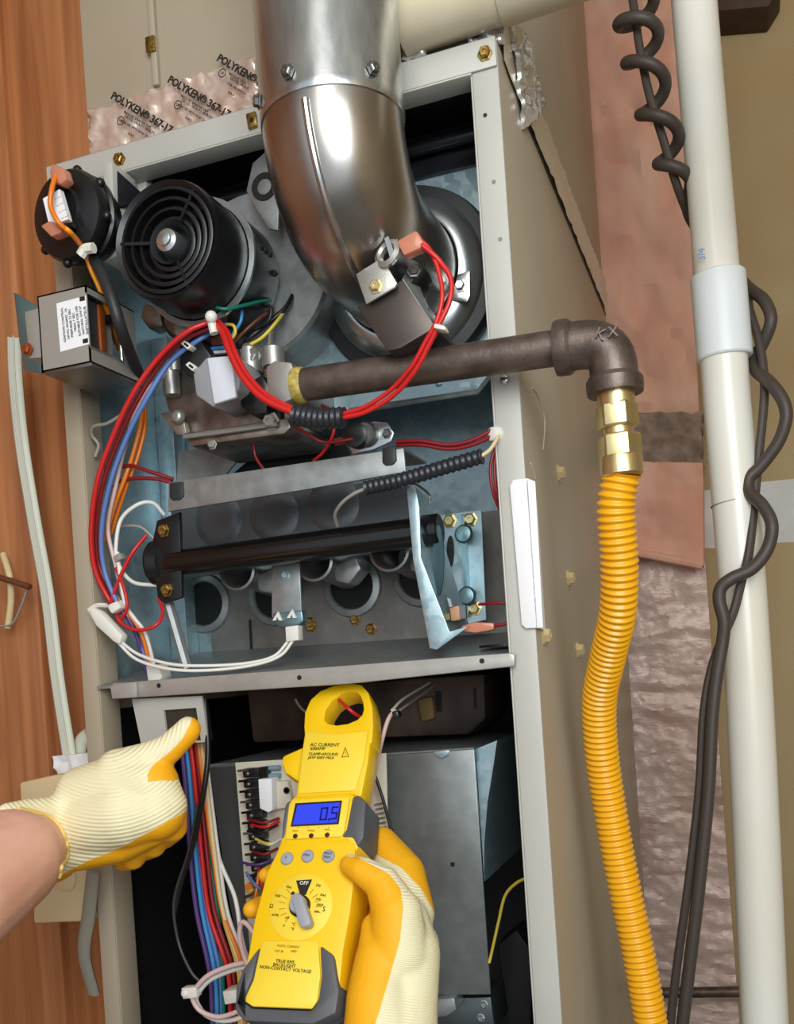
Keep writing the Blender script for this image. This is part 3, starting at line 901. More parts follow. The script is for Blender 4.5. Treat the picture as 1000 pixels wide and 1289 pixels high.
mk('inlet_block', G().px([(335, 462), (345, 454), (366, 456), (372, 470), (373, 500), (350, 510), (337, 506)], -0.045, 0.09), CASTL, gv, bev=0.0012)
mk('inlet_stub', G().lathe(P(345, 462, 0.0), (0, 0, 1), [(0.011, 0), (0.011, 0.018), (0.008, 0.02)], 16), CASTL, gv)
mk('pin_post', G().sweep([P(338, 445, 0.02), P(341, 415, 0.03)], 0.003, 8), CASTL, gv)
mk('solenoid_cap', G().px([(242, 470), (259, 449), (294, 446), (305, 466), (301, 490), (268, 513), (246, 498)], -0.028, 0.05), mat('grey_cap', (150, 152, 156), 0.5), gv, bev=0.003)
mk('cap_face', G().px([(260, 450), (292, 447), (297, 500), (269, 509)], -0.032, 0.006), mat('pale_cap', (214, 218, 226), 0.5), gv, bev=0.002)
mk('black_coil', G().px([(225, 432), (248, 422), (266, 448), (246, 470), (245, 476), (226, 468)], -0.022, 0.05), BLACKP, gv, bev=0.003)
mk('terminal_block', G().px([(250, 418), (290, 412), (296, 446), (258, 450)], -0.002, 0.03), BLACKP, gv, bev=0.002)
mk('terminal_plug', G().px([(264, 424), (288, 420), (290, 432), (266, 435)], -0.006, 0.02), WIRE['brown'], gv, bev=0.001)
mk('terminal_plug', G().px([(265, 437), (288, 434), (289, 438), (266, 441)], -0.006, 0.02), WIRE['skyblue'], gv)
mk('terminal_plug', G().px([(266, 442), (289, 440), (289, 443), (266, 446)], -0.006, 0.02), WIRE['white'], gv)
mk('side_coil', G().px([(298, 488), (330, 470), (338, 485), (336, 520), (318, 524), (302, 512)], -0.008, 0.05), BLACKP, gv, bev=0.004)
for q in [(234, 434, 0), (240, 461, 0)]:
    mk('spade_terminal', G().px([(q[0] - 7, q[1] - 2), (q[0] - 2, q[1] - 6), (q[0] + 7, q[1] + 1), (q[0] + 2, q[1] + 6)], -0.032, 0.012), WPLA, gv, bev=0.0006)
    mk('spade_slot', G().px([(q[0] - 3, q[1] - 1), (q[0] - 1, q[1] - 3), (q[0] + 4, q[1] + 1), (q[0] + 2, q[1] + 3)], -0.0325, 0.001), BLACKP, gv)
screw(gv, P(225, 525, 0.018), (0, -1, 0), 0.0075, CASTL, hexa=False)
screw(gv, P(342, 531, 0.004), (0, -1, 0), 0.007, CASTL)
screw(gv, P(318, 450, 0.018), (0, -1, 0), 0.008, CASTL)
screw(gv, P(268, 560, 0.004), (0, -1, 0), 0.004, CASTL)
mk('valve_bracket', G().px([(225, 568), (318, 556), (278, 605), (222, 610)], 0.1, 0.003), GALVW, gv)['label'] = 'flat galvanised support bracket'

gp = thing('gas_pipe', 'rusty black iron gas pipe with elbow crossing out over the cabinet side', 'pipe', P(640, 470, -0.04))
p0, p1 = P(372, 486, -0.04), P(722, 435, -0.04)
rpipe = 21.5 * mpp(P(550, 460, -0.04))
mk('pipe', G().sweep([p0, p1], rpipe, 32), IRON, gp)
mk('thread_seal', G().sweep([p0.lerp(p1, 0.0), p0.lerp(p1, 0.01), p0.lerp(p1, 0.03), p0.lerp(p1, 0.04)], [rpipe * 1.05, rpipe * 1.14, rpipe * 1.1, rpipe * 1.02], 28), TAPEY, gp)['label'] = 'yellow thread sealing tape'
mk('thread_seal', G().sweep([p0.lerp(p1, 0.965), p0.lerp(p1, 0.995)], rpipe * 1.03, 28), TAPEY, gp)['label'] = 'yellow thread sealing tape'
e0, e2 = P(716, 435, -0.04), P(776, 470, -0.04)
dx = (p1 - p0).normalized()
ecn = P(770, 429, -0.04)
down = (P(777, 520, -0.04) - P(770, 429, -0.04)).normalized()
re = rpipe * 1.32
elb = [ecn - dx * 0.042, ecn - dx * 0.026]
for i in range(1, 9):
    t = i / 9
    a_, b_, c_ = ecn - dx * 0.026, ecn, ecn + down * 0.024
    elb.append(a_ * (1 - t) ** 2 + b_ * 2 * t * (1 - t) + c_ * t * t)
elb += [ecn + down * 0.024, ecn + down * 0.036]
EL = mk('elbow', G().sweep(elb, re, 32), IRON, gp, ang=50)
mk('elbow_collar', G().lathe(ecn - dx * 0.046, dx, [(re * 0.8, 0), (re * 1.12, 0), (re * 1.16, 0.003), (re * 1.16, 0.011), (re * 1.05, 0.014)], 32), IRON, gp, ang=30)
mk('elbow_collar', G().lathe(ecn + down * 0.044, -down, [(re * 0.8, 0), (re * 1.14, 0), (re * 1.18, 0.003), (re * 1.18, 0.011), (re * 1.05, 0.015)], 32), IRON, gp, ang=30)
q = ecn + V(0, -re * 1.0, 0)
text('K', q + V(-0.006, -0.001, 0), dx + V(0, 0, -0.5), V(0, 0, 1), 0.013, IRON, gp, 'cast_mark', 0.0012)
text('X', q + V(0.004, -0.001, 0), dx, V(0, 0, 1), 0.012, IRON, gp, 'cast_mark', 0.0012)

gc = thing('gas_connector', 'yellow corrugated flexible gas connector with brass end fittings', 'hose', P(818, 1289, 0.1))
f0 = ecn + down * 0.04
k = 0.0007
mk('male_fitting', G().lathe(f0, down, [(0.0155, 0), (0.0155, 0.016), (0.013, 0.018)], 28), BRASS, gc)
mk('hex_nut', G().lathe(f0, down, [(0.0165, 0.013), (0.0175, 0.0145), (0.0175, 0.031), (0.0165, 0.0325)], 6), BRASS, gc, bev=0.0006)
mk('neck', G().lathe(f0, down, [(0.0125, 0.032), (0.0125, 0.040)], 28), BRASS, gc)
mk('hex_nut', G().lathe(f0, down, [(0.0165, 0.038), (0.018, 0.0395), (0.018, 0.056), (0.017, 0.0575)], 6), BRASS, gc, bev=0.0006)
mk('sleeve', G().lathe(f0, down, [(0.0172, 0.056), (0.0178, 0.058), (0.0178, 0.071), (0.016, 0.0725)], 28), BRASS, gc)
f1 = f0 + down * 0.07
hp = smoothpath([f1, P(776, 640, -0.035), P(780, 710, -0.02), P(778, 770, 0.0), P(766, 825, 0.03), P(755, 880, 0.06), P(757, 940, 0.08), P(766, 1005, 0.095), P(783, 1100, 0.105), P(804, 1200, 0.11), P(822, 1300, 0.115), P(840, 1400, 0.12)], 40)
# resample by arc length
def resample(p, step):
    out, acc = [p[0]], 0.0
    for a_, b_ in zip(p, p[1:]):
        l = (b_ - a_).length
        while acc + l >= step:
            t = (step - acc) / l
            a_ = a_.lerp(b_, t)
            out.append(a_)
            l = (b_ - a_).length
            acc = 0.0
        acc += l
    return out


pitch = 0.0061
hp = resample(hp, pitch / 6)
rr = [0.0152 + 0.0014 * math.cos(2 * math.pi * i / 6) for i in range(len(hp))]
mk('corrugated_tube', G().sweep(hp, rr, 24), YHOSE, gc, ang=80)

# ================================================================== BURNER ASSEMBLY
ba = thing('burner_assembly', 'gas burner box with black manifold tube and steel crossbar', 'burner', P(380, 815, 0.08))
mk('crossbar', G().px([(212, 608), (508, 564), (511, 594), (380, 617), (211, 644)], -0.005, 0.004), GALVW, ba, bev=0.0008)
mk('crossbar_top', G().prism([P(212, 608, -0.004), P(508, 564, -0.004), P(508, 564, -0.004) + V(0, 0.07, 0), P(212, 608, -0.004) + V(0, 0.07, 0)], (0, 0, -0.002)), GALVW, ba)
for q in [(222, 612), (490, 568)]:
    mk('lock_tab', G().px([(q[0] - 9, q[1] - 4), (q[0] + 8, q[1] - 6), (q[0] + 9, q[1] + 12), (q[0] + 4, q[1] + 17), (q[0] - 5, q[1] + 18), (q[0] - 9, q[1] + 14)], -0.007, 0.003), RUBBER, ba, bev=0.001)['label'] = 'dark lock tab'
t0, t1 = P(214, 710, 0.025), P(549, 667, 0.025)
mk('manifold', G().sweep([t0, t1], 0.014, 32), BLACKG, ba)['label'] = 'black gas manifold tube'
mk('manifold_cap', G().sweep([t0.lerp(t1, 0.93), t0.lerp(t1, 0.935), t0.lerp(t1, 1.01), t0.lerp(t1, 1.015)], [0.0145, 0.0155, 0.0155, 0.014], 32), BLACKG, ba)
mbr = mk('manifold_bracket', G().px([(197, 655), (226, 644), (229, 752), (206, 760), (198, 752), (196, 735), (190, 715), (190, 690)], 0.015, 0.006), BLACKP, ba, bev=0.0015)
mk('elbow_flange', G().lathe(P(190, 710, 0.03), (1, 0.15, 0), [(0.02, 0), (0.024, 0.004), (0.024, 0.016), (0.018, 0.018)], 24), BLACKP, ba)
screw(mbr, P(207, 668, 0.015), (0, -1, 0), 0.0055, BRASSD)
screw(mbr, P(211, 743, 0.015), (0, -1, 0), 0.0055, BRASSD)
mk('support_leg', G().sweep([P(212, 760, 0.03), P(236, 842, 0.03)], 0.006, 8), GALVW, ba)
# back wall of the burner box: panel with five round openings
bpY = 0.185
mk('burner_panel', G().px([(222, 700), (640, 640), (640, 802), (560, 808), (228, 842)], bpY, 0.003), mat('heated_steel', (124, 120, 114), 0.38, 0.6, (140, 137, 132), (40, 40, 40)), ba)
bdia = 0.033
opx = [(258, 760), (348, 750), (444, 738), (532, 724)]
for q in opx:
    c_ = P(q[0], q[1], bpY)
    mk('opening_rim', G().lathe(c_, (0, -1, 0), [(0.037, 0), (0.035, 0.004), (0.028, 0.006), (0.0265, 0.004), (0.0265, 0.0)], 36, True), GALVW, ba)
    mk('opening', G().lathe(c_, (0, -1, 0), [(0.027, 0.0), (0.027, 0.0022)], 32), DARK, ba)
# burner tubes
for q in [(298, 718), (395, 706), (490, 693)]:
    c_ = P(q[0], q[1], 0.06)
    mk('burner_tube', G().lathe(c_, (0, 1, 0), [(0.0215, 0.0), (0.0195, 0.004), (0.017, 0.03), (0.021, 0.06), (0.024, 0.09), (0.022, 0.09), (0.019, 0.06), (0.015, 0.03), (0.0165, 0.004), (0.019, -0.001)], 32, True), mat('burner_steel', (150, 150, 148), 0.35, 0.85), ba)
    mk('burner_wing', G().px([(q[0] + 24, q[1] + 6), (q[0] + 54, q[1] - 6), (q[0] + 60, q[1] + 10), (q[0] + 44, q[1] + 30), (q[0] + 26, q[1] + 26)], 0.08, 0.03), GALVW, ba, bev=0.004)
SOOT = mat('sooty_steel', (112, 118, 122), 0.34, 0.65)
# upper shield behind the crossbar
mk('heat_shield', G().px([(215, 640), (515, 600), (520, 690), (220, 730)], 0.11, 0.003), SOOT, ba)
for q in [(345, 648), (420, 635), (275, 655)]:
    mk('shield_dimple', G().lathe(P(q[0], q[1], 0.11), (0, -1, 0), [(0.032, -0.0005), (0.026, 0.0012), (0.018, 0.002), (0.008, 0.0012)], 32), SOOT, ba, ang=60)
mk('black_gap_sheet', G().px([(338, 558), (428, 546), (440, 572), (400, 588), (282, 606)], 0.125, 0.003), DARK, ba)  # flat black sheet put in for the dark gap below the valve
# sensor strap
mk('sensor_strap', G().px([(342, 712), (377, 708), (380, 774), (342, 778)], 0.055, 0.003), GALVW, ba, bev=0.001)
screw(ba, P(360, 724, 0.055), (0, -1, 0), 0.004, GALV)
mk('sensor_ceramic', G().px([(342, 772), (380, 768), (382, 782), (372, 790), (350, 790)], 0.05, 0.012), mat('blue_zinc', (120, 150, 156), 0.35, 0.8), ba, bev=0.002)
for q in [(349, 776), (367, 773)]:
    mk('spade', G().px([(q[0] - 6, q[1] + 5), (q[0] + 1, q[1] - 6), (q[0] + 6, q[1] + 5), (q[0] + 2, q[1] + 5), (q[0], q[1]), (q[0] - 2, q[1] + 5)], 0.046, 0.003), WPLA, ba)
mk('sensor_plug', G().px([(359, 789), (375, 787), (376, 806), (360, 808)], 0.04, 0.012), WPLA, ba, bev=0.001)
# right end plate with its folded front edge
g = G()
gY = 0.0
mk('end_plate_fold', G().px([(512, 616), (523, 612), (528, 640), (530, 702), (566, 795), (591, 788), (550, 818), (541, 816), (520, 704)], gY, 0.003), GALV, ba, bev=0.0008)
a_, b_, c_, d_ = P(524, 614, 0.002), P(529, 702, 0.002), P(548, 814, 0.002), P(591, 788, 0.06)
mk('end_plate', G().prism([a_, b_, c_, d_, P(560, 690, 0.1), P(541, 628, 0.08)], (-0.002, 0.0, 0)), GALV, ba)
for (cx_, cy_, rx_, ry_) in [(552, 705, 7, 44)]:
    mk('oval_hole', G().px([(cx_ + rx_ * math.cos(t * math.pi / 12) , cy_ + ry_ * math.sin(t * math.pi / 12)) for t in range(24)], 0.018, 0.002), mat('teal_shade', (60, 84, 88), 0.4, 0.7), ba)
# latch bracket behind
mk('bracket_plate', G().px([(545, 650), (606, 642), (612, 780), (560, 792)], 0.13, 0.003), GALV, ba)
mk('bracket_fold', G().px([(580, 647), (584, 646), (590, 775), (586, 776)], 0.118, 0.012), mat('blue_zinc', (120, 150, 156), 0.35, 0.8), ba)
for q in [(567, 656), (593, 654), (598, 766)]:
    screw(ba, P(q[0], q[1], 0.13), (0, -1, 0), 0.006, BRASS)
for q in [(584, 672, 11), (588, 750, 11)]:
    mk('slot_boss', G().lathe(P(q[0], q[1], 0.116), (0, -1, 0), [(0.01, 0), (0.008, 0.003), (0.003, 0.004)], 16), mat('blue_zinc', (120, 150, 156), 0.35, 0.8), ba)
mk('slot', G().px([(567 + 4.5 * math.cos(t * math.pi / 10), 694 + 20 * math.sin(t * math.pi / 10)) for t in range(20)], 0.127, 0.002), DARK, ba)
for q in [(392, 789), (448, 780), (468, 792), (391, 784)]:
    screw(ba, P(q[0], q[1], bpY), (0, -1, 0), 0.0055, BRASSD)
mk('panel_joint', G().px([(313, 780), (316, 780), (318, 818), (315, 818)], bpY - 0.001, 0.001), DARK, ba)

# flame rollout limit switch on the crossbar
rs = thing('rollout_switch', 'round zinc rollout switch with red terminals above the steel crossbar', 'switch', P(460, 570, 0.02))
mk('mount_ears', G().px([(436, 556), (452, 538), (470, 530), (488, 532), (496, 545), (492, 556), (470, 566), (444, 572)], 0.012, 0.003), ZINC, rs, bev=0.001)
mk('switch_cap', G().lathe(P(463, 548, 0.012), (0, -1, 0), [(0.012, -0.002), (0.012, 0.008), (0.01, 0.01), (0.003, 0.0095)], 24), STEEL, rs)
mk('switch_base', G().lathe(P(452, 550, 0.008), (0, -1, 0), [(0.012, 0), (0.012, 0.012), (0.009, 0.013)], 24), BLACKP, rs)
mk('terminal', G().px([(420, 552), (445, 548), (447, 556), (422, 561)], -0.004, 0.004), mat('terminal_brown', (110, 60, 50), 0.4, 0.5), rs)
screw(rs, P(488, 546, 0.012), (0, -1, 0), 0.004, STEEL)
# limit switch lower right
ls = thing('limit_switch', 'small brass-tabbed limit switch by the folded end plate', 'switch', P(580, 790, 0.03))
mk('switch_body', G().px([(566, 765), (578, 762), (580, 780), (568, 782)], 0.02, 0.02), mat('tan_body', (186, 140, 100), 0.5), ls, bev=0.001)
mk('tab', G().px([(552, 774), (566, 772), (567, 780), (553, 782)], 0.02, 0.004), BRASS, ls)
mk('tab', G().px([(578, 763), (586, 762), (587, 778), (579, 779)], 0.02, 0.004), STEEL, ls)
mk('boot', G().px([(580, 788), (596, 783), (622, 784), (622, 793), (598, 797), (582, 795)], 0.005, 0.01), CLEAR, ls, bev=0.002)
mk('tab', G().px([(563, 752), (567, 754), (570, 764), (566, 764)], 0.018, 0.002), ZINC, ls)

# igniter lead loom
def loom(name, label, pts, Y, r, Pp=0.0056):
    p = resample(path(pts, Y, 30), Pp / 5)
    o = mk(name, G().sweep(p, [r * (1 + 0.1 * math.cos(2 * math.pi * i / 5)) for i in range(len(p))], 16), mat('loom_plastic', (38, 42, 48), 0.35), ang=80)
    return tag(o, label, 'conduit')


loom('corrugated_loom', 'short black corrugated loom around the red wires below the iron pipe', [(371, 523), (402, 527), (435, 525)], -0.065, 0.0088)
loom('corrugated_loom', 'long thin black corrugated loom crossing in front of the manifold', [(461, 614), (510, 603), (560, 588), (608, 574)], -0.02, 0.0066)
wire('igniter_lead', 'bare silver igniter lead from the long loom down to the manifold', 'grey', 2.4, [(463, 614, -0.02), (445, 622, -0.02), (430, 634, -0.015), (422, 648, -0.005), (425, 662, 0.008)], 0)
wire('igniter_lead', 'cream lead leaving the long loom toward the right flange', 'cream', 2.6, [(605, 575, -0.02), (617, 566, -0.015), (626, 552, -0.008), (629, 542, 0.0)], 0)
wire('spring_clip', 'thin bent wire clip standing over the black manifold end', mat('clip_steel', (170, 170, 166), 0.3, 0.9), 1.5, [(514, 616, 0.0), (520, 608, 0.0), (540, 622, 0.02), (541, 634, 0.02)], 0, cat='clip')
tag(mk('wire_grommet', G().lathe(P(625, 547, 0.0), (-0.6, -1, 0), [(0.007, -0.006), (0.008, 0), (0.006, 0.006), (0.003, 0.007)], 16), WPLA), 'small cream grommet at the right flange above the loom', 'grommet')

# ================================================================== WIRES
H = 'wires of the main harness'
wire('red_wire', 'outer bright red wire arching left from the gas valve', 'red', 3.4, [(268, 404, -0.03), (235, 418, -0.04), (200, 450, -0.04), (168, 495, -0.04), (142, 550, -0.035), (123, 605, -0.03), (115, 665, -0.02), (119, 715, -0.01), (136, 752, 0.0), (152, 772, 0.0)], 0, H)
wire('red_wire', 'inner dark red wire beside the bright red wire arching left', 'darkred', 3.2, [(266, 412, -0.025), (232, 428, -0.03), (202, 458, -0.03), (172, 505, -0.03), (148, 556, -0.025), (129, 612, -0.02), (121, 668, -0.01), (125, 712, 0.0), (141, 748, 0.005)], 0, H)
wire('blue_wire', 'pale blue wire following the red pair down the left', 'blue', 3.2, [(285, 408, 0.0), (255, 425, -0.02), (215, 455, -0.025), (183, 505, -0.03), (158, 555, -0.025), (138, 612, -0.02), (128, 668, -0.012), (131, 715, -0.004), (147, 757, 0.0), (168, 790, 0.01), (188, 842, 0.02)], 0, H)
wire('white_wire', 'white wire inside the blue one in the left harness', 'pink', 2.8, [(208, 470, -0.005), (180, 500, -0.01), (160, 552, -0.012), (145, 615, -0.01), (136, 665, 0.0), (146, 712, 0.005), (158, 760, 0.01), (180, 800, 0.015), (196, 848, 0.02)], 0, H)
wire('orange_wire', 'orange wire dropping behind the blue harness wire', 'orange', 3.0, [(178, 500, 0.02), (178, 530, 0.01), (168, 570, 0.005), (158, 600, 0.0), (143, 640, 0.0), (133, 680, 0.01)], 0, H)
wire('orange_wire', 'second orange strand touching the first beside the galvanised liner', 'orange', 2.6, [(182, 502, 0.025), (182, 540, 0.015), (172, 580, 0.01), (160, 610, 0.008), (150, 640, 0.01), (140, 672, 0.014)], 0, H)
wire('green_wire', 'dark green wire along the left flange edge behind the red harness', 'green', 2.2, [(128, 560, 0.03), (118, 600, 0.025), (112, 640, 0.02), (114, 690, 0.02)], 0, H)
wire('cream_wire', 'cream wire ending in a dark clip by the left flange', 'grey', 2.3, [(152, 523, 0.0), (135, 533, 0.0), (118, 537, 0.0), (116, 548, 0.005), (124, 560, 0.01), (120, 575, 0.01)], 0)
wire('red_wire', 'upper red lead running right from harness to the crossbar', 'darkred', 2.4, [(143, 600, 0.0), (150, 590, -0.002), (165, 586, -0.002), (190, 594, 0.0), (218, 603, 0.006)], 0)
wire('red_wire', 'lower red lead running right from harness to the crossbar', 'darkred', 2.4, [(142, 612, 0.005), (155, 604, 0.002), (175, 602, 0.002), (198, 603, 0.004), (218, 608, 0.008)], 0)
wire('white_wire', 'large white loop of wire around the manifold elbow', 'white', 2.7, [(207, 648, 0.03), (192, 633, 0.02), (172, 636, 0.01), (152, 655, 0.005), (146, 690, 0.0), (150, 712, 0.0), (168, 733, 0.01), (200, 737, 0.03)], 0)
wire('white_wire', 'white lead dropping from harness tie inside the white loop', 'white', 2.7, [(148, 695, 0.0), (152, 730, 0.0), (158, 762, 0.0), (165, 785, 0.01)], 0)
wire('grey_wire', 'thin grey lead arching to the upper manifold screw', 'grey', 2.0, [(148, 665, 0.02), (160, 662, 0.02), (178, 664, 0.02), (194, 678, 0.025)], 0)
wire('red_wire', 'red lead crossing from manifold flange down to harness tie', 'red', 2.4, [(184, 674, 0.01), (168, 694, 0.0), (155, 718, -0.002), (144, 745, -0.002), (140, 760, 0.0)], 0)
wire('red_wire', 'red loop hanging beside the support leg below the black bracket', 'red', 2.4, [(144, 765, 0.0), (152, 784, -0.002), (172, 793, -0.002), (195, 788, 0.0), (205, 772, 0.01), (200, 752, 0.02)], 0)
wire('red_wire', 'short red curl above the harness tie on white lead', 'red', 2.2, [(146, 715, 0.002), (156, 740, -0.004), (160, 765, -0.004), (152, 782, 0.0)], 0)
for i, (c_, dx_, lab) in enumerate([('purple', 0, 'purple wire in the tail of harness above the shelf'), ('orange', 7, 'orange wire in the tail of harness above the shelf'), ('white', 12, 'white wire in the tail of harness above the shelf')]):
    wire(c_ + '_wire', lab, c_, 2.6, [(140 + dx_, 745 + dx_, 0.004), (158 + dx_, 772 + dx_ * 0.6, 0.004), (172 + dx_, 800, 0.01), (184 + dx_, 846, 0.02)], 0, H)
tag(mk('wire_connector', G().px([(183, 838), (198, 836), (204, 852), (198, 862), (186, 860)], 0.0, 0.02), WPLA, bev=0.002), 'white plug at the shelf end of the left harness', 'connector')
tag(mk('cable_tie', G().px([(133, 762), (147, 756), (152, 765), (140, 773)], -0.012, 0.012), WPLA, bev=0.002), 'white cable tie around harness beside the left flange', 'cable tie')
tag(mk('cable_tie', G().px([(141, 700), (150, 695), (154, 703), (144, 708)], -0.006, 0.01), WIRE['grey'], bev=0.002), 'grey cable tie on the white loop by the manifold', 'cable tie')
wc = thing('wire_connector', 'long white plastic plug hanging against the left flange', 'connector', P(130, 800, -0.02))
mk('plug_body', G().px([(109, 768), (116, 764), (126, 770), (154, 800), (150, 812), (142, 808), (120, 788)], -0.022, 0.012), WPLA, wc, bev=0.003)
mk('plug_ear', G().sweep(path([(112, 768), (122, 762), (134, 762)], -0.018), 0.0024, 8), WPLA, wc)
wire('white_wire', 'upper white sensor wire from hanging plug to flame sensor', 'white', 2.2, [(150, 806, -0.016), (175, 824, -0.014), (215, 836, -0.012), (260, 838, 0.0), (310, 835, 0.02), (345, 826, 0.035), (364, 806, 0.045)], 0)
wire('white_wire', 'lower white sensor wire from hanging plug to flame sensor', 'white', 2.2, [(148, 808, -0.016), (172, 830, -0.014), (212, 842, -0.012), (260, 844, 0.0), (315, 838, 0.02), (352, 826, 0.035), (370, 805, 0.045)], 0)
# top of valve, red to loom
tag(mk('cable_tie', G().ball(P(266, 399, -0.045), 0.006, 12, 8).sweep(path([(266, 402), (268, 412), (270, 420)], -0.042), 0.0042, 8), WPLA), 'white cable tie knot on red wires above the gas valve', 'cable tie')
wire('red_wire', 'thick bright red wire from valve tie down into the short loom', 'red', 4.4, [(270, 406, -0.035), (280, 418, -0.045), (290, 445, -0.055), (306, 475, -0.062), (332, 502, -0.066), (375, 522, -0.066)], 0)
wire('red_wire', 'second red wire beside the thick one entering the short loom', 'red', 3.6, [(272, 402, -0.03), (286, 418, -0.038), (297, 446, -0.05), (313, 474, -0.056), (338, 499, -0.062), (376, 518, -0.066)], 0)
wire('red_wire', 'lower red wire sweeping from short loom up to the flue switch', 'red', 3.4, [(432, 526, -0.066), (462, 518, -0.068), (495, 498, -0.072), (522, 468, -0.08), (540, 435, -0.085), (552, 410, -0.088), (566, 380, -0.088), (568, 352, -0.086), (556, 332, -0.085), (545, 320, -0.088), (530, 308, -0.09)], 0)
wire('red_wire', 'upper red wire sweeping from short loom up to the flue switch', 'red', 3.2, [(432, 521, -0.066), (460, 512, -0.068), (492, 491, -0.072), (518, 462, -0.08), (536, 430, -0.085), (550, 404, -0.088), (557, 372, -0.088), (552, 340, -0.086), (542, 316, -0.086), (529, 302, -0.09)], 0)
tag(mk('cable_tie', G().px([(546, 406), (560, 409), (561, 416), (545, 413)], -0.094, 0.012), WPLA, bev=0.002), 'white cable tie on the red pair beside the flue collar', 'cable tie')
wire('red_wire', 'thin dark red lead from loom to the rollout switch', 'darkred', 2.0, [(368, 534, -0.03), (385, 545, -0.015), (405, 556, -0.006), (425, 556, -0.006), (445, 552, -0.004)], 0)
wire('red_wire', 'thin red lead hooking down behind crossbar below the loom', 'red', 2.0, [(405, 510, 0.0), (420, 520, 0.0), (420, 545, 0.0), (408, 568, 0.005), (395, 580, 0.01)], 0)
wire('red_wire', 'thin dark red lead dropping below the gas valve flange', 'darkred', 2.0, [(319, 556, 0.03), (322, 575, 0.03), (332, 590, 0.03), (340, 596, 0.03)], 0)
wire('red_wire', 'upper dark red lead from rollout switch to right grommet', 'darkred', 2.6, [(500, 556, 0.0), (530, 555, -0.005), (565, 560, -0.005), (595, 554, -0.005), (622, 540, -0.004)], 0)
wire('red_wire', 'lower dark red lead from rollout switch to right grommet', 'darkred', 2.6, [(500, 560, 0.003), (530, 560, -0.003), (568, 565, -0.003), (600, 558, -0.003), (626, 545, -0.004)], 0)
for i, lab in enumerate(['outermost red lead bowed down the inside of the right flange', 'middle red lead bowed down the inside of the right flange', 'innermost red lead against the inside of the right flange']):
    wire('red_wire', lab, 'darkred', 2.2, [(627 + i, 556, 0.004), (618 + 5 * i, 585, 0.002), (620 + 5 * i, 615, 0.004), (629 + 4 * i, 640, 0.012), (642 + 2 * i, 658, 0.02)], 0, 'red leads at the right flange')
wire('red_wire', 'short level red lead from limit bracket to right flange', 'darkred', 1.9, [(603, 761, 0.02), (625, 759, 0.01), (650, 760, 0.01)], 0)
wire('red_wire', 'short red lead curving from clear boot to right flange', 'darkred', 2.1, [(618, 788, 0.008), (634, 786, 0.006), (645, 780, 0.008), (652, 776, 0.01)], 0)
# around the inducer
wire('green_wire', 'green wire curling out below the ringed motor cap', 'green', 2.4, [(261, 372, -0.02), (266, 383, -0.025), (282, 389, -0.025), (305, 385, -0.01), (325, 380, 0.01), (340, 378, 0.03)], 0)
wire('blue_wire', 'sky blue wire looping above the valve terminals', 'skyblue', 2.2, [(282, 406, 0.0), (295, 392, 0.0), (304, 390, 0.0), (303, 405, -0.002), (294, 420, 0.0), (290, 434, 0.0)], 0)
wire('yellow_wire', 'yellow wire rising right from the valve toward the flue', 'yellow', 2.2, [(315, 434, 0.0), (330, 425, 0.01), (346, 408, 0.02), (362, 385, 0.05), (372, 360, 0.08)], 0)
wire('yellow_wire', 'short yellow wire bent over the valve terminal block', 'yellow', 2.2, [(284, 408, 0.0), (294, 410, -0.004), (296, 420, -0.004), (288, 432, 0.0)], 0)
wire('black_wire', 'thick black wire sloping from motor down behind valve', 'black', 3.4, [(374, 358, 0.06), (362, 385, 0.04), (340, 405, 0.03), (315, 425, 0.02), (304, 440, 0.01)], 0)
wire('brown_wire', 'brown wire beneath the black one above the valve', 'brown', 2.2, [(345, 388, 0.04), (325, 402, 0.02), (305, 420, 0.01), (290, 436, 0.0)], 0)
wire('black_wire', 'black wire looping beneath the green motor wire', 'black', 2.4, [(330, 382, 0.02), (341, 388, 0.02), (338, 404, 0.02), (322, 414, 0.02)], 0)

# ------------------------------------------------------------------ paper tag on the right flange
pt = thing('paper_tag', 'blank white paper tag wrapped around the right flange corner', 'tag', P(665, 800, -0.01))
mk('front_fold', G().px([(642, 612), (646, 604), (664, 602), (674, 606), (684, 790), (662, 791), (657, 786)], -0.0075, 0.0012), PAPER, pt, bev=0.0004)
e = P(664, 602, -0.0075)
g = G()
y0 = -0.0075
top = [(V(0.0015, y0, P(668, 604, y0).z)), V(0.0015, 0.03, P(684, 622, 0.0).z), V(0.0015, 0.03, P(690, 798, 0.0).z + 0.004), V(0.0015, y0, P(680, 790, y0).z)]
g.prism(top, (0.001, 0, 0))
mk('side_fold', g, PAPER, pt)

# ================================================================== LOWER COMPARTMENT
sw = thing('door_switch', 'pale grey door switch bracket hanging below the shelf', 'switch', P(215, 937, 0.0))
mk('bracket', G().ring([P(*q, 0.0) for q in [(166, 880), (254, 876), (262, 934), (178, 938)]], [P(*q, 0.0) for q in [(206, 894), (247, 891), (253, 932), (211, 934)]], (0, 0.003, 0)), FLANGE, sw)
mk('switch_face', G().px([(204, 893), (250, 890), (255, 933), (210, 936)], 0.004, 0.02), mat('dark_olive', (50, 46, 36), 0.5), sw)

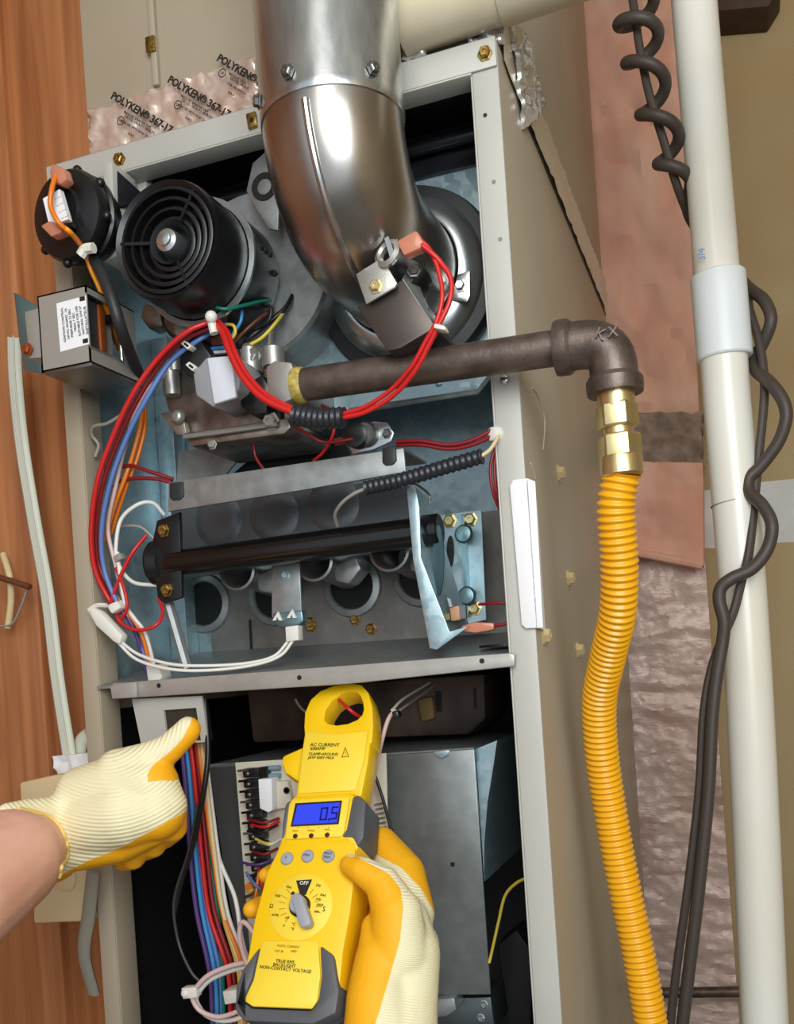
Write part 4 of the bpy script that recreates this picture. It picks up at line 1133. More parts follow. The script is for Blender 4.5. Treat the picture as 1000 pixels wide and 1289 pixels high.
bb = thing('blower_housing', 'galvanised blower housing filling the lower compartment', 'blower', P(450, 1289, 0.2))
mk('front_plate', G().px([(486, 951), (597, 943), (618, 1252), (470, 1254), (478, 1100)], 0.09, 0.004), mat('plate_steel', (124, 128, 127), 0.36, 0.6, (136, 140, 138), (60, 60, 60)), bb, bev=0.001)
mk('left_plate', G().px([(264, 966), (300, 958), (322, 1289), (310, 1289), (298, 1180), (286, 1120), (270, 1010)], 0.1, 0.004), mat('dark_galv', (98, 106, 108), 0.4, 0.8), bb)
mk('housing_top', G().prism([P(264, 962, 0.1), P(597, 941, 0.1), P(597, 941, 0.1) + V(0.012, 0.25, 0), P(264, 962, 0.1) + V(0, 0.25, 0)], (0, 0, -0.004)), GALVW, bb)
mk('plate_notch', G().px([(545, 946), (566, 944), (564, 951), (556, 955), (548, 951)], 0.087, 0.004), GALV, bb, bev=0.001)
mk('plate_hole', G().lathe(P(570, 1088, 0.0895), (0, -1, 0), [(0.0024, -0.001), (0.0024, 0.0003)], 12), DARK, bb)
mk('scroll_side', G().px([(599, 943), (626, 932), (622, 960), (614, 1010), (610, 1060), (610, 1110)], 0.1, 0.2), GALV, bb)
mk('lower_bracket', G().px([(520, 1258), (618, 1255), (624, 1300), (520, 1300)], 0.11, 0.06), mat('dark_galv', (98, 106, 108), 0.4, 0.8), bb, bev=0.002)
mk('foot_block', G().px([(540, 1258), (572, 1256), (575, 1272), (562, 1280), (540, 1282)], 0.08, 0.03), GALVW, bb, bev=0.002)
screw(bb, P(610, 1264, 0.11), (0, -1, 0), 0.0035, ZINC)
screw(bb, P(606, 1281, 0.11), (0, -1, 0), 0.0035, ZINC)
mk('motor_mount', G().px([(625, 1190), (650, 1170), (672, 1200), (668, 1300), (640, 1300)], 0.3, 0.05), mat('charcoal', (36, 36, 38), 0.6), bb, bev=0.004)
tr = thing('transformer', 'dark brown shrouded transformer tucked under the burner shelf', 'transformer', P(540, 935, 0.22))
mk('shroud', G().px([(310, 868), (610, 848), (612, 905), (590, 925), (318, 935)], 0.2, 0.1), BROWNBOX, tr, bev=0.004)
mk('tape_wrap', G().px([(524, 880), (544, 876), (548, 905), (530, 910)], 0.19, 0.02), mat('tan_wrap', (130, 104, 60), 0.6), tr, bev=0.004)
for q in [(548, 870), (552, 870), (596, 866)]:
    mk('slot', G().px([(q[0], q[1]), (q[0] + 3, q[1]), (q[0] + 4, q[1] + 26), (q[0] + 1, q[1] + 26)], 0.198, 0.003), DARK, tr)

cb = thing('control_board', 'cream circuit board with black terminal strip beside the clamp meter', 'circuit board', P(390, 1200, 0.07))
bY = 0.065
mk('board', G().px([(296, 960), (486, 948), (492, 1210), (316, 1215)], bY, 0.003), PCB, cb, bev=0.0005)
for i in range(11):
    y = 968 + i * 13.2
    x = 303 + i * 1.15
    mk('terminal_block', G().px([(x + 2, y), (x + 22, y - 1), (x + 23, y + 10), (x + 3, y + 11)], bY - 0.012, 0.012), BLACKP, cb, bev=0.001)
    mk('terminal_blade', G().px([(x - 4, y + 1), (x + 8, y), (x + 8, y + 3), (x - 4, y + 4)], bY - 0.014, 0.002), BLACKG if i % 3 else STEEL, cb)
    screw(cb, P(x + 9, y + 6, bY - 0.012), (0, -1, 0), 0.0026, STEEL, hexa=False)
mk('relay', G().px([(325, 981), (342, 980), (343, 1020), (338, 1023), (327, 1018)], bY - 0.02, 0.02), PAPER, cb, bev=0.001)['label'] = 'white relay'
mk('relay_side', G().px([(343, 984), (362, 983), (368, 1015), (345, 1020)], bY - 0.008, 0.008), PCB, cb, bev=0.001)
mk('jumper', G().px([(326, 966), (336, 965), (336, 980), (327, 980)], bY - 0.01, 0.01), BLACKP, cb)
for q in [(335, 967), (335, 977)]:
    mk('resistor', G().sweep([P(q[0], q[1], bY - 0.004), P(q[0] + 18, q[1] - 1, bY - 0.004)], 0.0026, 10), mat('resistor_blue', (120, 150, 168), 0.4), cb)
mk('board_hole', G().lathe(P(361, 995, bY - 0.0085), (0, -1, 0), [(0.0036, 0), (0.0036, 0.0006), (0.0022, 0.0006), (0.0022, 0)], 16), DARK, cb)
for i in range(7):
    mk('pin', G().px([(472 + i * 0.8, 1012 + i * 6), (482 + i * 0.8, 1010 + i * 6), (482 + i * 0.8, 1012 + i * 6), (472 + i * 0.8, 1014 + i * 6)], bY - 0.004, 0.004), ZINC, cb)
mk('fuse', G().lathe(P(325, 1122, bY), (0, -1, 0), [(0.006, 0), (0.006, 0.012), (0.004, 0.013)], 14), TAPEY, cb)
mk('capacitor', G().lathe(P(318, 1115, bY), (0, -1, 0), [(0.005, 0), (0.005, 0.008)], 14), WIRE['orange'], cb)
BW = 'board leads beside the terminal strip'
for i, (c_, a_, b_, lab) in enumerate([
        ('darkred', (312, 1031), (352, 1030), 'upper dark red board lead below the white relay'),
        ('red', (316, 1038), (352, 1034), 'bright red board lead below the white relay'),
        ('black', (312, 1046), (350, 1038), 'black board lead under the red board leads'),
        ('yellow', (322, 1056), (352, 1058), 'yellow board lead half way down the terminal strip'),
        ('white', (326, 1060), (354, 1056), 'white board lead next to the yellow board lead'),
        ('darkred', (318, 1072), (350, 1068), 'dark red board lead near the purple one'),
        ('purple', (302, 1085), (345, 1082), 'purple board lead crossing the strip'),
        ('red', (326, 1092), (333, 1125), 'short red board lead hanging under the purple one'),
        ('blue', (310, 1098), (335, 1122), 'blue board lead near the strip bottom'),
        ('orange', (326, 1096), (318, 1150), 'orange board lead dropping behind meter'),
        ('brown', (308, 1130), (330, 1108), 'brown board lead at the strip bottom')]):
    m_ = ((a_[0] + b_[0]) / 2, (a_[1] + b_[1]) / 2 + 5)
    wire(c_ + '_wire', lab, c_, 1.9, [(a_[0], a_[1], bY - 0.012), (m_[0], m_[1], bY - 0.022), (b_[0], b_[1], bY - 0.012)], 0, BW)
# cable bundle on the left
LB = 'coloured bundle in the blower compartment'
bund = [('purple', 228, 262, 'purple'), ('skyblue', 234, 268, 'sky blue'), ('blue', 238, 274, 'pale blue'), ('red', 240, 284, 'bright red'), ('darkred', 246, 290, 'dark red'), ('green', 248, 276, 'green'),
        ('cream', 254, 299, 'cream'), ('yellow', 252, 296, 'yellow'), ('white', 257, 306, 'white'), ('orange', 250, 302, 'orange')]
for i, (c_, xa, xb_, nm) in enumerate(bund):
    yk = 0.02 + 0.004 * (i % 3)
    wire(c_.replace('sky', '').replace('dark', '') + '_wire', nm + ' wire of the coloured bundle right of the gloved fist', c_, 3.0, [(xa - 4, 905, yk), (xa + 3, 960, yk), (xa + 8 + i * 0.3, 1020, yk), (xa + 12 + i * 0.8, 1080, yk), (xa + 20 + i * 1.2, 1150, yk), (xb_ + 2 + i * 0.4, 1225, yk), (xb_ + 6, 1300, yk)], 0, LB)
wire('white_wire', 'white wire bowing right of the coloured bundle', 'white', 2.8, [(252, 935, 0.03), (262, 1010, 0.03), (276, 1080, 0.03), (296, 1130, 0.02), (304, 1180, 0.01), (312, 1210, 0.0)], 0)
wire('black_wire', 'thick black wire crossing over the coloured bundle', 'black', 3.6, [(258, 880, 0.01), (262, 945, 0.0), (256, 1000, -0.005), (244, 1060, 0.0), (228, 1110, 0.005), (220, 1150, 0.008)], 0)
wire('black_wire', 'thin black loop hanging left of the coloured bundle', mat('wire_dark_sheen', (60, 60, 66), 0.25), 2.0, [(250, 1010, -0.004), (238, 1070, 0.0), (222, 1120, 0.003), (219, 1150, 0.005), (226, 1190, 0.005), (240, 1222, 0.0), (252, 1236, 0.0)], 0)
wire('white_wire', 'upper white wire loop tied under the coloured bundle', 'pink', 3.2, [(318, 1210, -0.02), (290, 1216, -0.022), (262, 1228, -0.022), (246, 1245, -0.02), (242, 1255, -0.018), (252, 1272, -0.016), (275, 1280, -0.016), (302, 1272, -0.016), (318, 1260, -0.016)], 0)
wire('white_wire', 'lower white wire loop tied under the coloured bundle', 'white', 3.2, [(316, 1216, -0.014), (290, 1222, -0.016), (264, 1234, -0.016), (250, 1250, -0.014), (248, 1262, -0.012), (260, 1278, -0.01), (282, 1285, -0.01), (305, 1280, -0.01), (320, 1270, -0.01)], 0)
wire('pink_wire', 'pale pink wire looped at the lower left edge of the meter', 'pink', 3.4, [(322, 1178, -0.04), (312, 1164, -0.04), (304, 1162, -0.038), (302, 1180, -0.035), (308, 1205, -0.03), (316, 1222, -0.03)], 0)
tag(mk('cable_tie', G().ball(P(234, 1250, -0.022), 0.005, 12, 8).px([(228, 1244), (246, 1243), (248, 1256), (230, 1258)], -0.024, 0.01), WPLA, bev=0.001), 'white cable tie on the white wire loop in the blower compartment', 'cable tie')
tag(mk('wire_connector', G().px([(280, 1248), (298, 1246), (300, 1262), (283, 1265)], 0.0, 0.02), WPLA, bev=0.001), 'white plug where coloured bundle ends beside the meter boot', 'connector')
wire('yellow_wire', 'yellow wire strung through dark space right of the steel plate', 'yellow', 2.0, [(668, 1103, 0.05), (650, 1112, 0.06), (636, 1128, 0.07), (628, 1160, 0.08), (619, 1200, 0.09), (616, 1212, 0.09)], 0)
wire('white_wire', 'white wire hanging along the right of the yellow jaw', 'pink', 2.8, [(498, 893, 0.03), (488, 908, 0.03), (478, 945, 0.03), (470, 985, 0.03), (463, 1020, 0.03)], 0)
wire('grey_wire', 'grey wire behind the white one beside the meter', 'black', 2.2, [(472, 975, 0.05), (482, 1005, 0.05), (490, 1035, 0.05), (497, 1055, 0.05)], 0)
wire('white_wire', 'upper twisted white lead end right of the jaw', 'white', 1.8, [(494, 894, 0.03), (505, 882, 0.06), (520, 872, 0.1), (540, 860, 0.15)], 0)
wire('white_wire', 'lower twisted white lead end right of the jaw', 'grey', 1.8, [(498, 898, 0.03), (512, 888, 0.06), (526, 878, 0.1), (548, 862, 0.15)], 0)
tag(mk('wire_nut', G().px([(492, 896), (500, 894), (503, 902), (496, 907)], 0.02, 0.01), BLACKP, bev=0.002), 'black wire nut joining white leads right of the jaw', 'wire nut')
wire('red_wire', 'red wire passing through the open meter jaw', 'red', 2.3, [(412, 872, 0.03), (426, 880, 0.012), (440, 893, -0.002), (453, 902, 0.01), (470, 906, 0.04)], 0)
wire('white_wire', 'pale wire left of the jaw under the shelf', 'grey', 1.8, [(372, 880, 0.1), (378, 890, 0.1), (388, 900, 0.1), (392, 915, 0.09)], 0)

# ================================================================== LEFT SIDE: cable, box
nm = thing('power_cable', 'flat white power cable hanging down the wooden wall', 'cable', P(85, 950, 0.07))
npth = [P(18, 425, 0.02), P(20, 480, 0.03), P(28, 560, 0.045), P(44, 660, 0.055), P(60, 750, 0.06), P(72, 850, 0.06), P(88, 955, 0.06)]
mk('sheath', G().sweep(smoothpath(npth, 10), 0.0095, 16, flat=0.55), mat('cable_sheath', (206, 206, 188), 0.45), nm)
for s_ in (-1, 1):
    mk('ridge', G().sweep([p + V(0.0035 * s_, -0.0052, 0) for p in smoothpath(npth, 10)], 0.0012, 6), mat('cable_ridge', (190, 192, 178), 0.45), nm)
tag(mk('power_cable', G().sweep(path([(112, 925), (102, 935), (98, 960)], 0.07), 0.009, 12, flat=0.6), mat('cable_sheath', (206, 206, 188), 0.45)), 'short stub of white cable curling out beside the furnace edge', 'cable')
tag(mk('power_cable', G().sweep(path([(118, 1095, -0.02), (112, 1150, -0.01), (106, 1200, 0.0), (118, 1250, 0.02)], 0.0), 0.008, 12, flat=0.6), mat('cable_sheath2', (150, 146, 132), 0.5)), 'greyish cable tail hanging below the junction box', 'cable')
cc = thing('cable_clamp', 'white plastic cable clamp on top of the junction box', 'clamp', P(90, 975, 0.05))
mk('clamp_body', G().slab([P(66, 952, 0.045), P(112, 948, 0.045), P(108, 985, 0.045), P(75, 990, 0.045)], (0, 0.02, 0), 12, 8, 0.004, 90), mat('clamp_white', (224, 224, 226), 0.4), cc, ang=50)
jb = thing('junction_box', 'cream electrical junction box behind the gloved fist', 'box', P(80, 1165, 0.03))
mk('box_body', G().px([(24, 985), (70, 975), (104, 973), (106, 1000), (116, 1160), (42, 1163), (38, 1060), (26, 1020)], 0.0, 0.09), CREAM, jb, bev=0.003)
mk('outlet_face', G().lathe(P(83, 1105, 0.0), (0, -1, 0), [(0.013, 0), (0.014, 0.0015), (0.012, 0.002), (0.003, 0.002)], 24), CREAM, jb)
mk('outlet_slot', G().px([(78, 1096), (80, 1096), (81, 1104), (79, 1104)], -0.003, 0.002), DARK, jb)
mk('outlet_slot', G().px([(86, 1094), (88, 1094), (89, 1102), (87, 1102)], -0.003, 0.002), DARK, jb)
# scrap wires at the far left
wire('brown_wire', 'brown stub of cable poking from the wood at picture edge', 'brown', 4, [(-12, 724, 0.06), (10, 730, 0.06), (38, 739, 0.06)], 0)
wire('cream_wire', 'short cream cable behind brown stub on the wood', 'cream', 4.5, [(4, 698, 0.08), (12, 725, 0.07), (14, 755, 0.075), (10, 790, 0.08)], 0)
wire('grey_wire', 'thin grey wire loop under the brown cable stub', 'grey', 1.5, [(-8, 788, 0.08), (14, 786, 0.075), (26, 765, 0.07), (34, 742, 0.065)], 0)

# ================================================================== RIGHT SIDE: pipe and cords
pv = thing('plastic_pipe', 'tall white plastic pipe with coupling in front of the drywall', 'pipe', P(964, 1289, 0.45))
vpts = [P(874, 0, 0.45) + (P(874, 0, 0.45) - P(903, 345, 0.45)) * 1.5, P(874, 0, 0.45), P(903, 345, 0.45), P(909, 400, 0.45), P(915, 500, 0.45), P(932, 700, 0.45), P(945, 900, 0.45), P(963, 1289, 0.45), P(970, 1420, 0.45)]
rv = 27.5 * mpp(P(900, 600, 0.45))
mk('pipe', G().sweep(vpts[:4], rv, 32), PVC, pv)
mk('pipe', G().sweep(smoothpath(vpts[3:], 6), rv * 1.04, 32), PVC, pv)
ca, cb_ = P(904, 346, 0.45), P(913, 452, 0.45)
mk('coupling', G().sweep([ca, ca.lerp(cb_, 0.02), ca.lerp(cb_, 0.98), cb_], [rv * 1.16, rv * 1.22, rv * 1.22, rv * 1.16], 32), PVCW, pv, ang=30)
jl = P(924.5, 632, 0.45)
mk('pipe_joint', G().sweep([jl, jl + (P(926, 640, 0.45) - jl) * 0.12], rv * 1.046, 32), mat('grime', (150, 140, 120), 0.7), pv)
q = P(884, 320, 0.415)
text('3/4', q, V(0, 0, 1), V(-1, 0, 0), 0.012, WIRE['skyblue'], pv, 'pipe_mark')

sc = [(776, -260, 0.42), (784, -150, 0.42), (793, -30, 0.42), (800, 20, 0.42), (806, 62, 0.42), (818, 120, 0.42), (836, 178, 0.43), (852, 232, 0.45), (872, 280, 0.49), (905, 325, 0.51), (938, 365, 0.5), (944, 390, 0.48), (956, 430, 0.46), (962, 470, 0.45), (962, 510, 0.445), (955, 580, 0.44), (949, 645, 0.43), (943, 697, 0.42), (935, 728, 0.41), (924, 770, 0.4), (910, 803, 0.4), (896, 842, 0.4), (886, 900, 0.4), (880, 1000, 0.4), (866, 1120, 0.4), (852, 1220, 0.4), (842, 1310, 0.4)]
sp_ = path(sc, 0, 10)
tag(mk('electric_cable', G().sweep(sp_, 0.0055, 10), CORD), 'straight brown power cord running down beside the white pipe', 'cord')
# wrapped cord: a helix about the straight one at the top, hand laid below
hx = []
top = path(sc[:8], 0, 24)
N = len(top)
turns = 6.3
for i, p in enumerate(top):
    t = i / (N - 1)
    a_ = 2 * math.pi * turns * t + 1.2
    r_ = 0.024 * (1 - 0.35 * max(0, (t - 0.45) / 0.55))
    hx.append(p + V(-math.cos(a_) * r_, -math.sin(a_) * r_, 0) + V(0.002, 0, 0))
tail = [(868, 270, 0.52), (905, 320, 0.52), (940, 360, 0.5), (962, 378, 0.47), (971, 403, 0.46), (960, 434, 0.47), (950, 450, 0.475), (952, 466, 0.46), (970, 482, 0.43), (986, 504, 0.42), (990, 527, 0.42), (980, 557, 0.425), (958, 587, 0.43), (943, 602, 0.43), (944, 620, 0.425), (960, 636, 0.41), (972, 660, 0.4), (967, 690, 0.4), (948, 715, 0.395), (922, 728, 0.39), (908, 740, 0.39), (906, 757, 0.39), (912, 782, 0.39), (910, 808, 0.392), (903, 850, 0.392), (897, 905, 0.392), (892, 1000, 0.392), (880, 1120, 0.392), (868, 1220, 0.392), (856, 1320, 0.392)]
hx2 = smoothpath([hx[-1]] + [P(*q) for q in tail], 10)
tag(mk('electric_cable', G().sweep(hx[:-1] + hx2, 0.0078, 12), CORD), 'second brown cord coiled around the straight cord and pipe', 'cord')

# ================================================================== CLAMP METER
def YM(py):
    return 0.012 + (-0.155 - 0.012) * (py - 862) / (1285 - 862)


m00 = P(400, 900, YM(900)); m10 = P(440, 900, YM(900)); m01 = P(370, 1200, YM(1200))
MU = (m10 - m00).normalized()
MN = MU.cross((m01 - m00)).normalized()
if MN.y > 0:
    MN = -MN
MV = MN.cross(MU).normalized()
if MV.z < 0:
    MV = -MV


def MP(px, py, h=0.0):
    d = ray(px, py)
    t = (m00 - EYE).dot(MN) / d.dot(MN)
    return EYE + d * t + MN * h


def mpr(pts, h0, h1):
    return G().prism([MP(x, y, h1) for x, y in pts], MN * (h0 - h1))


cm = thing('clamp_meter', 'yellow clamp meter with blue lit display held in the glove', 'meter', MP(370, 1285, -0.02))
outer = [(383, 915), (384, 897), (391, 881), (403, 870), (420, 863), (440, 860), (455, 862), (464, 872), (469, 890), (470, 915), (468, 935), (440, 938), (400, 938), (384, 930)]
inner = [(408, 906), (410, 894), (418, 882), (430, 873), (440, 870), (449, 871), (454, 876), (457, 884), (458, 893), (456, 900), (450, 906), (438, 911), (424, 913), (413, 911)]
mk('jaw_ring', G().ring([MP(x, y, 0) for x, y in outer], [MP(x, y, 0) for x, y in inner], MN * -0.026), YPLA, cm, bev=0.003)
mk('jaw_body', mpr([(384, 918), (420, 922), (469, 915), (464, 960), (455, 1004), (440, 999), (372, 1006), (377, 960)], -0.026, 0.0005), YPLA, cm, bev=0.003)
jawp = mk('jaw_plate', mpr([(386, 921), (424, 925), (464, 921), (460, 955), (448, 996), (376, 1000), (380, 960)], -0.001, 0.0022), YPALE, cm, bev=0.0012)
mk('trigger', mpr([(384, 934), (352, 948), (351, 958), (356, 970), (371, 980), (380, 978)], -0.022, -0.006), YPLA, cm, bev=0.003)
mk('display_housing', mpr([(368, 1008), (372, 1003), (440, 998), (462, 1010), (458, 1052), (450, 1074), (350, 1074), (358, 1050), (362, 1015)], -0.034, 0.003), YPLA, cm, bev=0.003)
mk('bezel', mpr([(371, 1009), (443, 1006), (436, 1050), (432, 1056), (362, 1059), (366, 1020)], 0.002, 0.0055), YPALE, cm, bev=0.0012)
disp = mk('display', mpr([(377, 1016), (432, 1012.5), (428, 1039), (371, 1042)], 0.004, 0.0058), LCD, cm)
mk('display_frame', G().ring([MP(x, y, 0.0064) for x, y in [(375.5, 1014.5), (433.5, 1011), (429.3, 1040.4), (369.5, 1043.5)]], [MP(x, y, 0.0064) for x, y in [(377.5, 1016.4), (431.5, 1013), (427.5, 1038.6), (371.5, 1041.5)]], MN * -0.001), INK, disp)
# seven-segment digits 0.5
def digit(cx_, cy_, w_, h_, segs):
    sl = -0.16
    def pt(u, v):
        return (cx_ + u * w_ + v * h_ * sl, cy_ + v * h_ - 0.06 * u * w_)
    t = 0.2
    S = {'a': (-.5, -.5, .5, -.5 + t * .55), 'g': (-.5, -.06, .5, .06), 'd': (-.5, .5 - t * .55, .5, .5), 'f': (-.5, -.5, -.5 + t, 0), 'b': (.5 - t, -.5, .5, 0), 'e': (-.5, 0, -.5 + t, .5), 'c': (.5 - t, 0, .5, .5)}
    for s_ in segs:
        a, b, c, d = S[s_]
        mk('display_segment', G().prism([MP(*pt(a, b), 0.0062), MP(*pt(c, b), 0.0062), MP(*pt(c, d), 0.0062), MP(*pt(a, d), 0.0062)], MN * -0.0004), LCDI, disp)


digit(411, 1027.5, 9, 16, 'abcdef')
digit(424, 1026.5, 8, 16, 'afgcd')
mk('display_segment', mpr([(416.5, 1033.5), (418.5, 1033.5), (418.2, 1036), (416.2, 1036)], 0.0058, 0.0062), LCDI, disp)
mk('grip', mpr([(446, 1005), (452, 1003), (463, 1011), (460, 1056), (452, 1068), (446, 1056), (432, 1056), (438, 1046)], -0.036, 0.0045), GRIP, cm, bev=0.002)
mk('grip', mpr([(361, 1014), (367, 1008), (366, 1020), (361, 1055), (356, 1058), (357, 1040)], -0.036, 0.0035), GRIP, cm, bev=0.002)
mk('body', mpr([(356, 1062), (362, 1058), (440, 1056), (450, 1064), (449, 1100), (443, 1150), (434, 1200), (428, 1262), (304, 1262), (315, 1200), (322, 1160), (338, 1100)], -0.038, 0.004), YPLA, cm, bev=0.004)
mk('boot', mpr([(300, 1274), (301, 1245), (310, 1222), (331, 1193), (322, 1235), (309, 1263), (322, 1271), (396, 1274), (404, 1262), (408, 1230), (406, 1192), (424, 1205), (431, 1250), (427, 1278), (398, 1292), (312, 1288)], -0.042, 0.0075), GRIP, cm, bev=0.003)
mk('boot_shell', mpr([(300, 1274), (303, 1246), (428, 1246), (430, 1262), (427, 1280), (398, 1292), (312, 1288)], -0.042, -0.01), GRIP, cm, bev=0.003)
lowp = mk('lower_panel', mpr([(334, 1186), (404, 1186), (407, 1230), (403, 1262), (396, 1272), (322, 1269), (311, 1262), (323, 1235)], 0.003, 0.0062), YPALE, cm, bev=0.0015)
# buttons
for (x, y, t_) in [(364, 1083, '\u25c7'), (390, 1080, 'INRUSH'), (416, 1080, 'MAX\nMIN')]:
    c_ = MP(x, y, 0.004)
    s_ = mpp(c_)
    b = mk('button', G().lathe(c_, MN, [(8.6 * s_, 0), (8.6 * s_, 0.001), (7.2 * s_, 0.0025), (3 * s_, 0.003)], 20), GREYB, cm)
    text({'INRUSH': 'MIN', '\u25c7': 'V'}.get(t_, t_), MP(x, y, 0.0071), MU, MV, 5.2 * s_, mat('blue_ink', (60, 70, 110), 0.6), b)
for (x, y, t_) in [(375, 1055.5, 'NCV'), (395, 1055, 'HOLD'), (415, 1054, 'RNG')]:
    c_ = MP(x, y, 0.0055)
    s_ = mpp(c_)
    mk('indicator', G().lathe(c_, MN, [(3.2 * s_, 0), (3.2 * s_, 0.0006), (1.6 * s_, 0.0008)], 14), mat('brown_indicator', (70, 36, 20), 0.3), cm)
    text(t_, MP(x, y - 6.5, 0.0058), MU, MV, 3.4 * s_, INKO, cm)
for x in (378, 391, 404, 417):
    text('\u2022', MP(x, 1044.5, 0.0058), MU, MV, 5 * mpp(MP(390, 1045)), INKO, cm)
# dial
dc = MP(381, 1143, 0.004)
s_ = mpp(dc)
dial = mk('dial_plate', G().lathe(dc, MN, [(43 * s_, -0.001), (43 * s_, 0.0005), (41.5 * s_, 0.0012), (5 * s_, 0.0012)], 48), YPALE, cm)
mk('dial_ring', G().lathe(dc, MN, [(14 * s_, 0.001), (14 * s_, 0.003), (12.5 * s_, 0.004), (3 * s_, 0.004)], 28), INK, cm)
mk('dial_knob', G().lathe(dc, MN, [(11.5 * s_, 0.003), (11 * s_, 0.008), (9.5 * s_, 0.009), (2 * s_, 0.009)], 28), GREYB, cm)
mk('dial_pointer', mpr([(374, 1134), (383, 1130), (389, 1134), (400, 1166), (398, 1171), (390, 1174), (386, 1172)], 0.006, 0.016), GREYB, cm, bev=0.0015)
mk('off_wedge', mpr([(376, 1111), (396, 1109.5), (388, 1129), (381, 1129.5)], 0.005, 0.0056), INK, dial)
text('OFF', MP(386, 1114.5, 0.0058), MU, MV, 7 * s_, WHITEINK, dial)
for (x, y, t_, z_) in [(367, 1119, 'Vac', 5.5), (404, 1117, 'Hz', 5.5), (353, 1130, 'Vdc', 5.5), (410, 1129, 'Aac', 5.5), (404, 1134, 'Adc', 4.5), (345, 1143, '\u2126', 7), (411, 1147, 'S', 9), (406, 1141.5, '600A', 4.5), (350, 1154, 'mVdc', 4.5), (365, 1157, '\u00b5A', 4.5), (361, 1167, '\u21af', 6), (373, 1166, '\u00b0C', 5.5), (371.5, 1172, '\u00b0F', 5.5), (402, 1150, '60A', 4)]:
    text(t_, MP(x, y, 0.0055), MU, MV, z_ * s_, INK, dial)
for a_ in [150, 168, 188, 206, 226, 128, 52, 34, 16, -2, -18]:
    t = math.radians(a_)
    p_ = [(381 + r_ * math.cos(t + e_), 1143 - r_ * math.sin(t + e_)) for r_, e_ in ((19, -0.02), (27, -0.015), (27, 0.015), (19, 0.02))]
    mk('dial_mark', mpr(p_, 0.005, 0.0055), INKO, dial)
mk('dial_dot', G().lathe(MP(372, 1127, 0.005), MN, [(2.4 * s_, 0), (2.4 * s_, 0.0008)], 12), INK, cm)
# lettering
s2 = mpp(MP(370, 1210))
for (x, y, t_, z_, m_) in [(367, 1194, 'AC/DC CURRENT', 4, INKO), (355, 1200, 'CAT III', 4, INKO), (374, 1200, '600V', 4, INKO), (363, 1213, 'TRUE RMS', 5.8, INK), (362, 1217.8, 'BACKLIGHT', 5.8, INK), (363, 1222.6, 'NON-CONTACT VOLTAGE', 5.8, INK)]:
    text(t_, MP(x, y, 0.0066), MU, MV, z_ * s2, m_, lowp)
s3 = mpp(MP(410, 940))
for (x, y, t_, z_, m_) in [(392, 939, 'AC CURRENT', 6.5, INK), (392, 943.8, '600AMP', 6, INK), (390, 950.5, 'CLAMP-AROUND', 5.2, INK), (389.5, 955, 'JAW 600V MAX', 5.2, INK)]:
    text(t_, MP(x, y, 0.0026), MU, MV, z_ * s3, m_, jawp, align='LEFT')
tri = [MP(x, y, 0.0026) for x, y in [(436, 941), (441, 954), (431, 955)]]
tri2 = [MP(x, y, 0.0026) for x, y in [(436, 944), (439.3, 953), (432.7, 953.6)]]
mk('warning_mark', G().ring(tri, tri2, MN * -0.0003), INKO, cm)
text('!', MP(436, 950, 0.0027), MU, MV, 6 * s3, INKO, cm)

# ================================================================== PERSON (two gloved hands)
def blob(name, caps, par, m, vox=0.0022, it=10, coat=None, rib=None):
    """capsules (px, py, Y, r_px) chained; fused to one smooth skin"""
    g = G()
    for ch in caps:
        pr = None
        for (x, y, Y, r) in ch:
            p = P(x, y, Y)
            rr_ = r * mpp(p)
            g.ball(p, rr_, 20, 12)
            if pr:
                a_, ra = pr
                n_ = max(2, int((p - a_).length / 0.004))
                g.sweep([a_.lerp(p, i / n_) for i in range(n_ + 1)], [ra + (rr_ - ra) * i / n_ for i in range(n_ + 1)], 20)
            pr = (p, rr_)
    base = wl(par)
    me = bpy.data.meshes.new('tmp')
    me.from_pydata([tuple(v - base) for v in g.v], [], g.f)
    o = bpy.data.objects.new('tmp', me)
    C.objects.link(o)
    r = o.modifiers.new('r', 'REMESH'); r.mode = 'VOXEL'; r.voxel_size = vox
    s = o.modifiers.new('s', 'SMOOTH'); s.factor = 0.5; s.iterations = it
    dg = bpy.context.evaluated_depsgraph_get()
    nm_ = bpy.data.meshes.new_from_object(o.evaluated_get(dg))
    bpy.data.objects.remove(o)
    nm_.name = name
    nm_.shade_smooth()
    nm_.materials.clear()
    nm_.materials.append(m)
    if coat:
        at = nm_.attributes.new('coat', 'FLOAT', 'POINT')
        rb = nm_.attributes.new('rib', 'FLOAT', 'POINT')
        for i, v in enumerate(nm_.vertices):
            p = v.co + base
            px, py = Q(p)
            at.data[i].value = max(-1, min(1, coat(px, py, p, v.normal)))
            rb.data[i].value = rib(px, py, p)
    ob = bpy.data.objects.new(name, nm_)
    C.objects.link(ob)
    ob.parent = par
    return ob


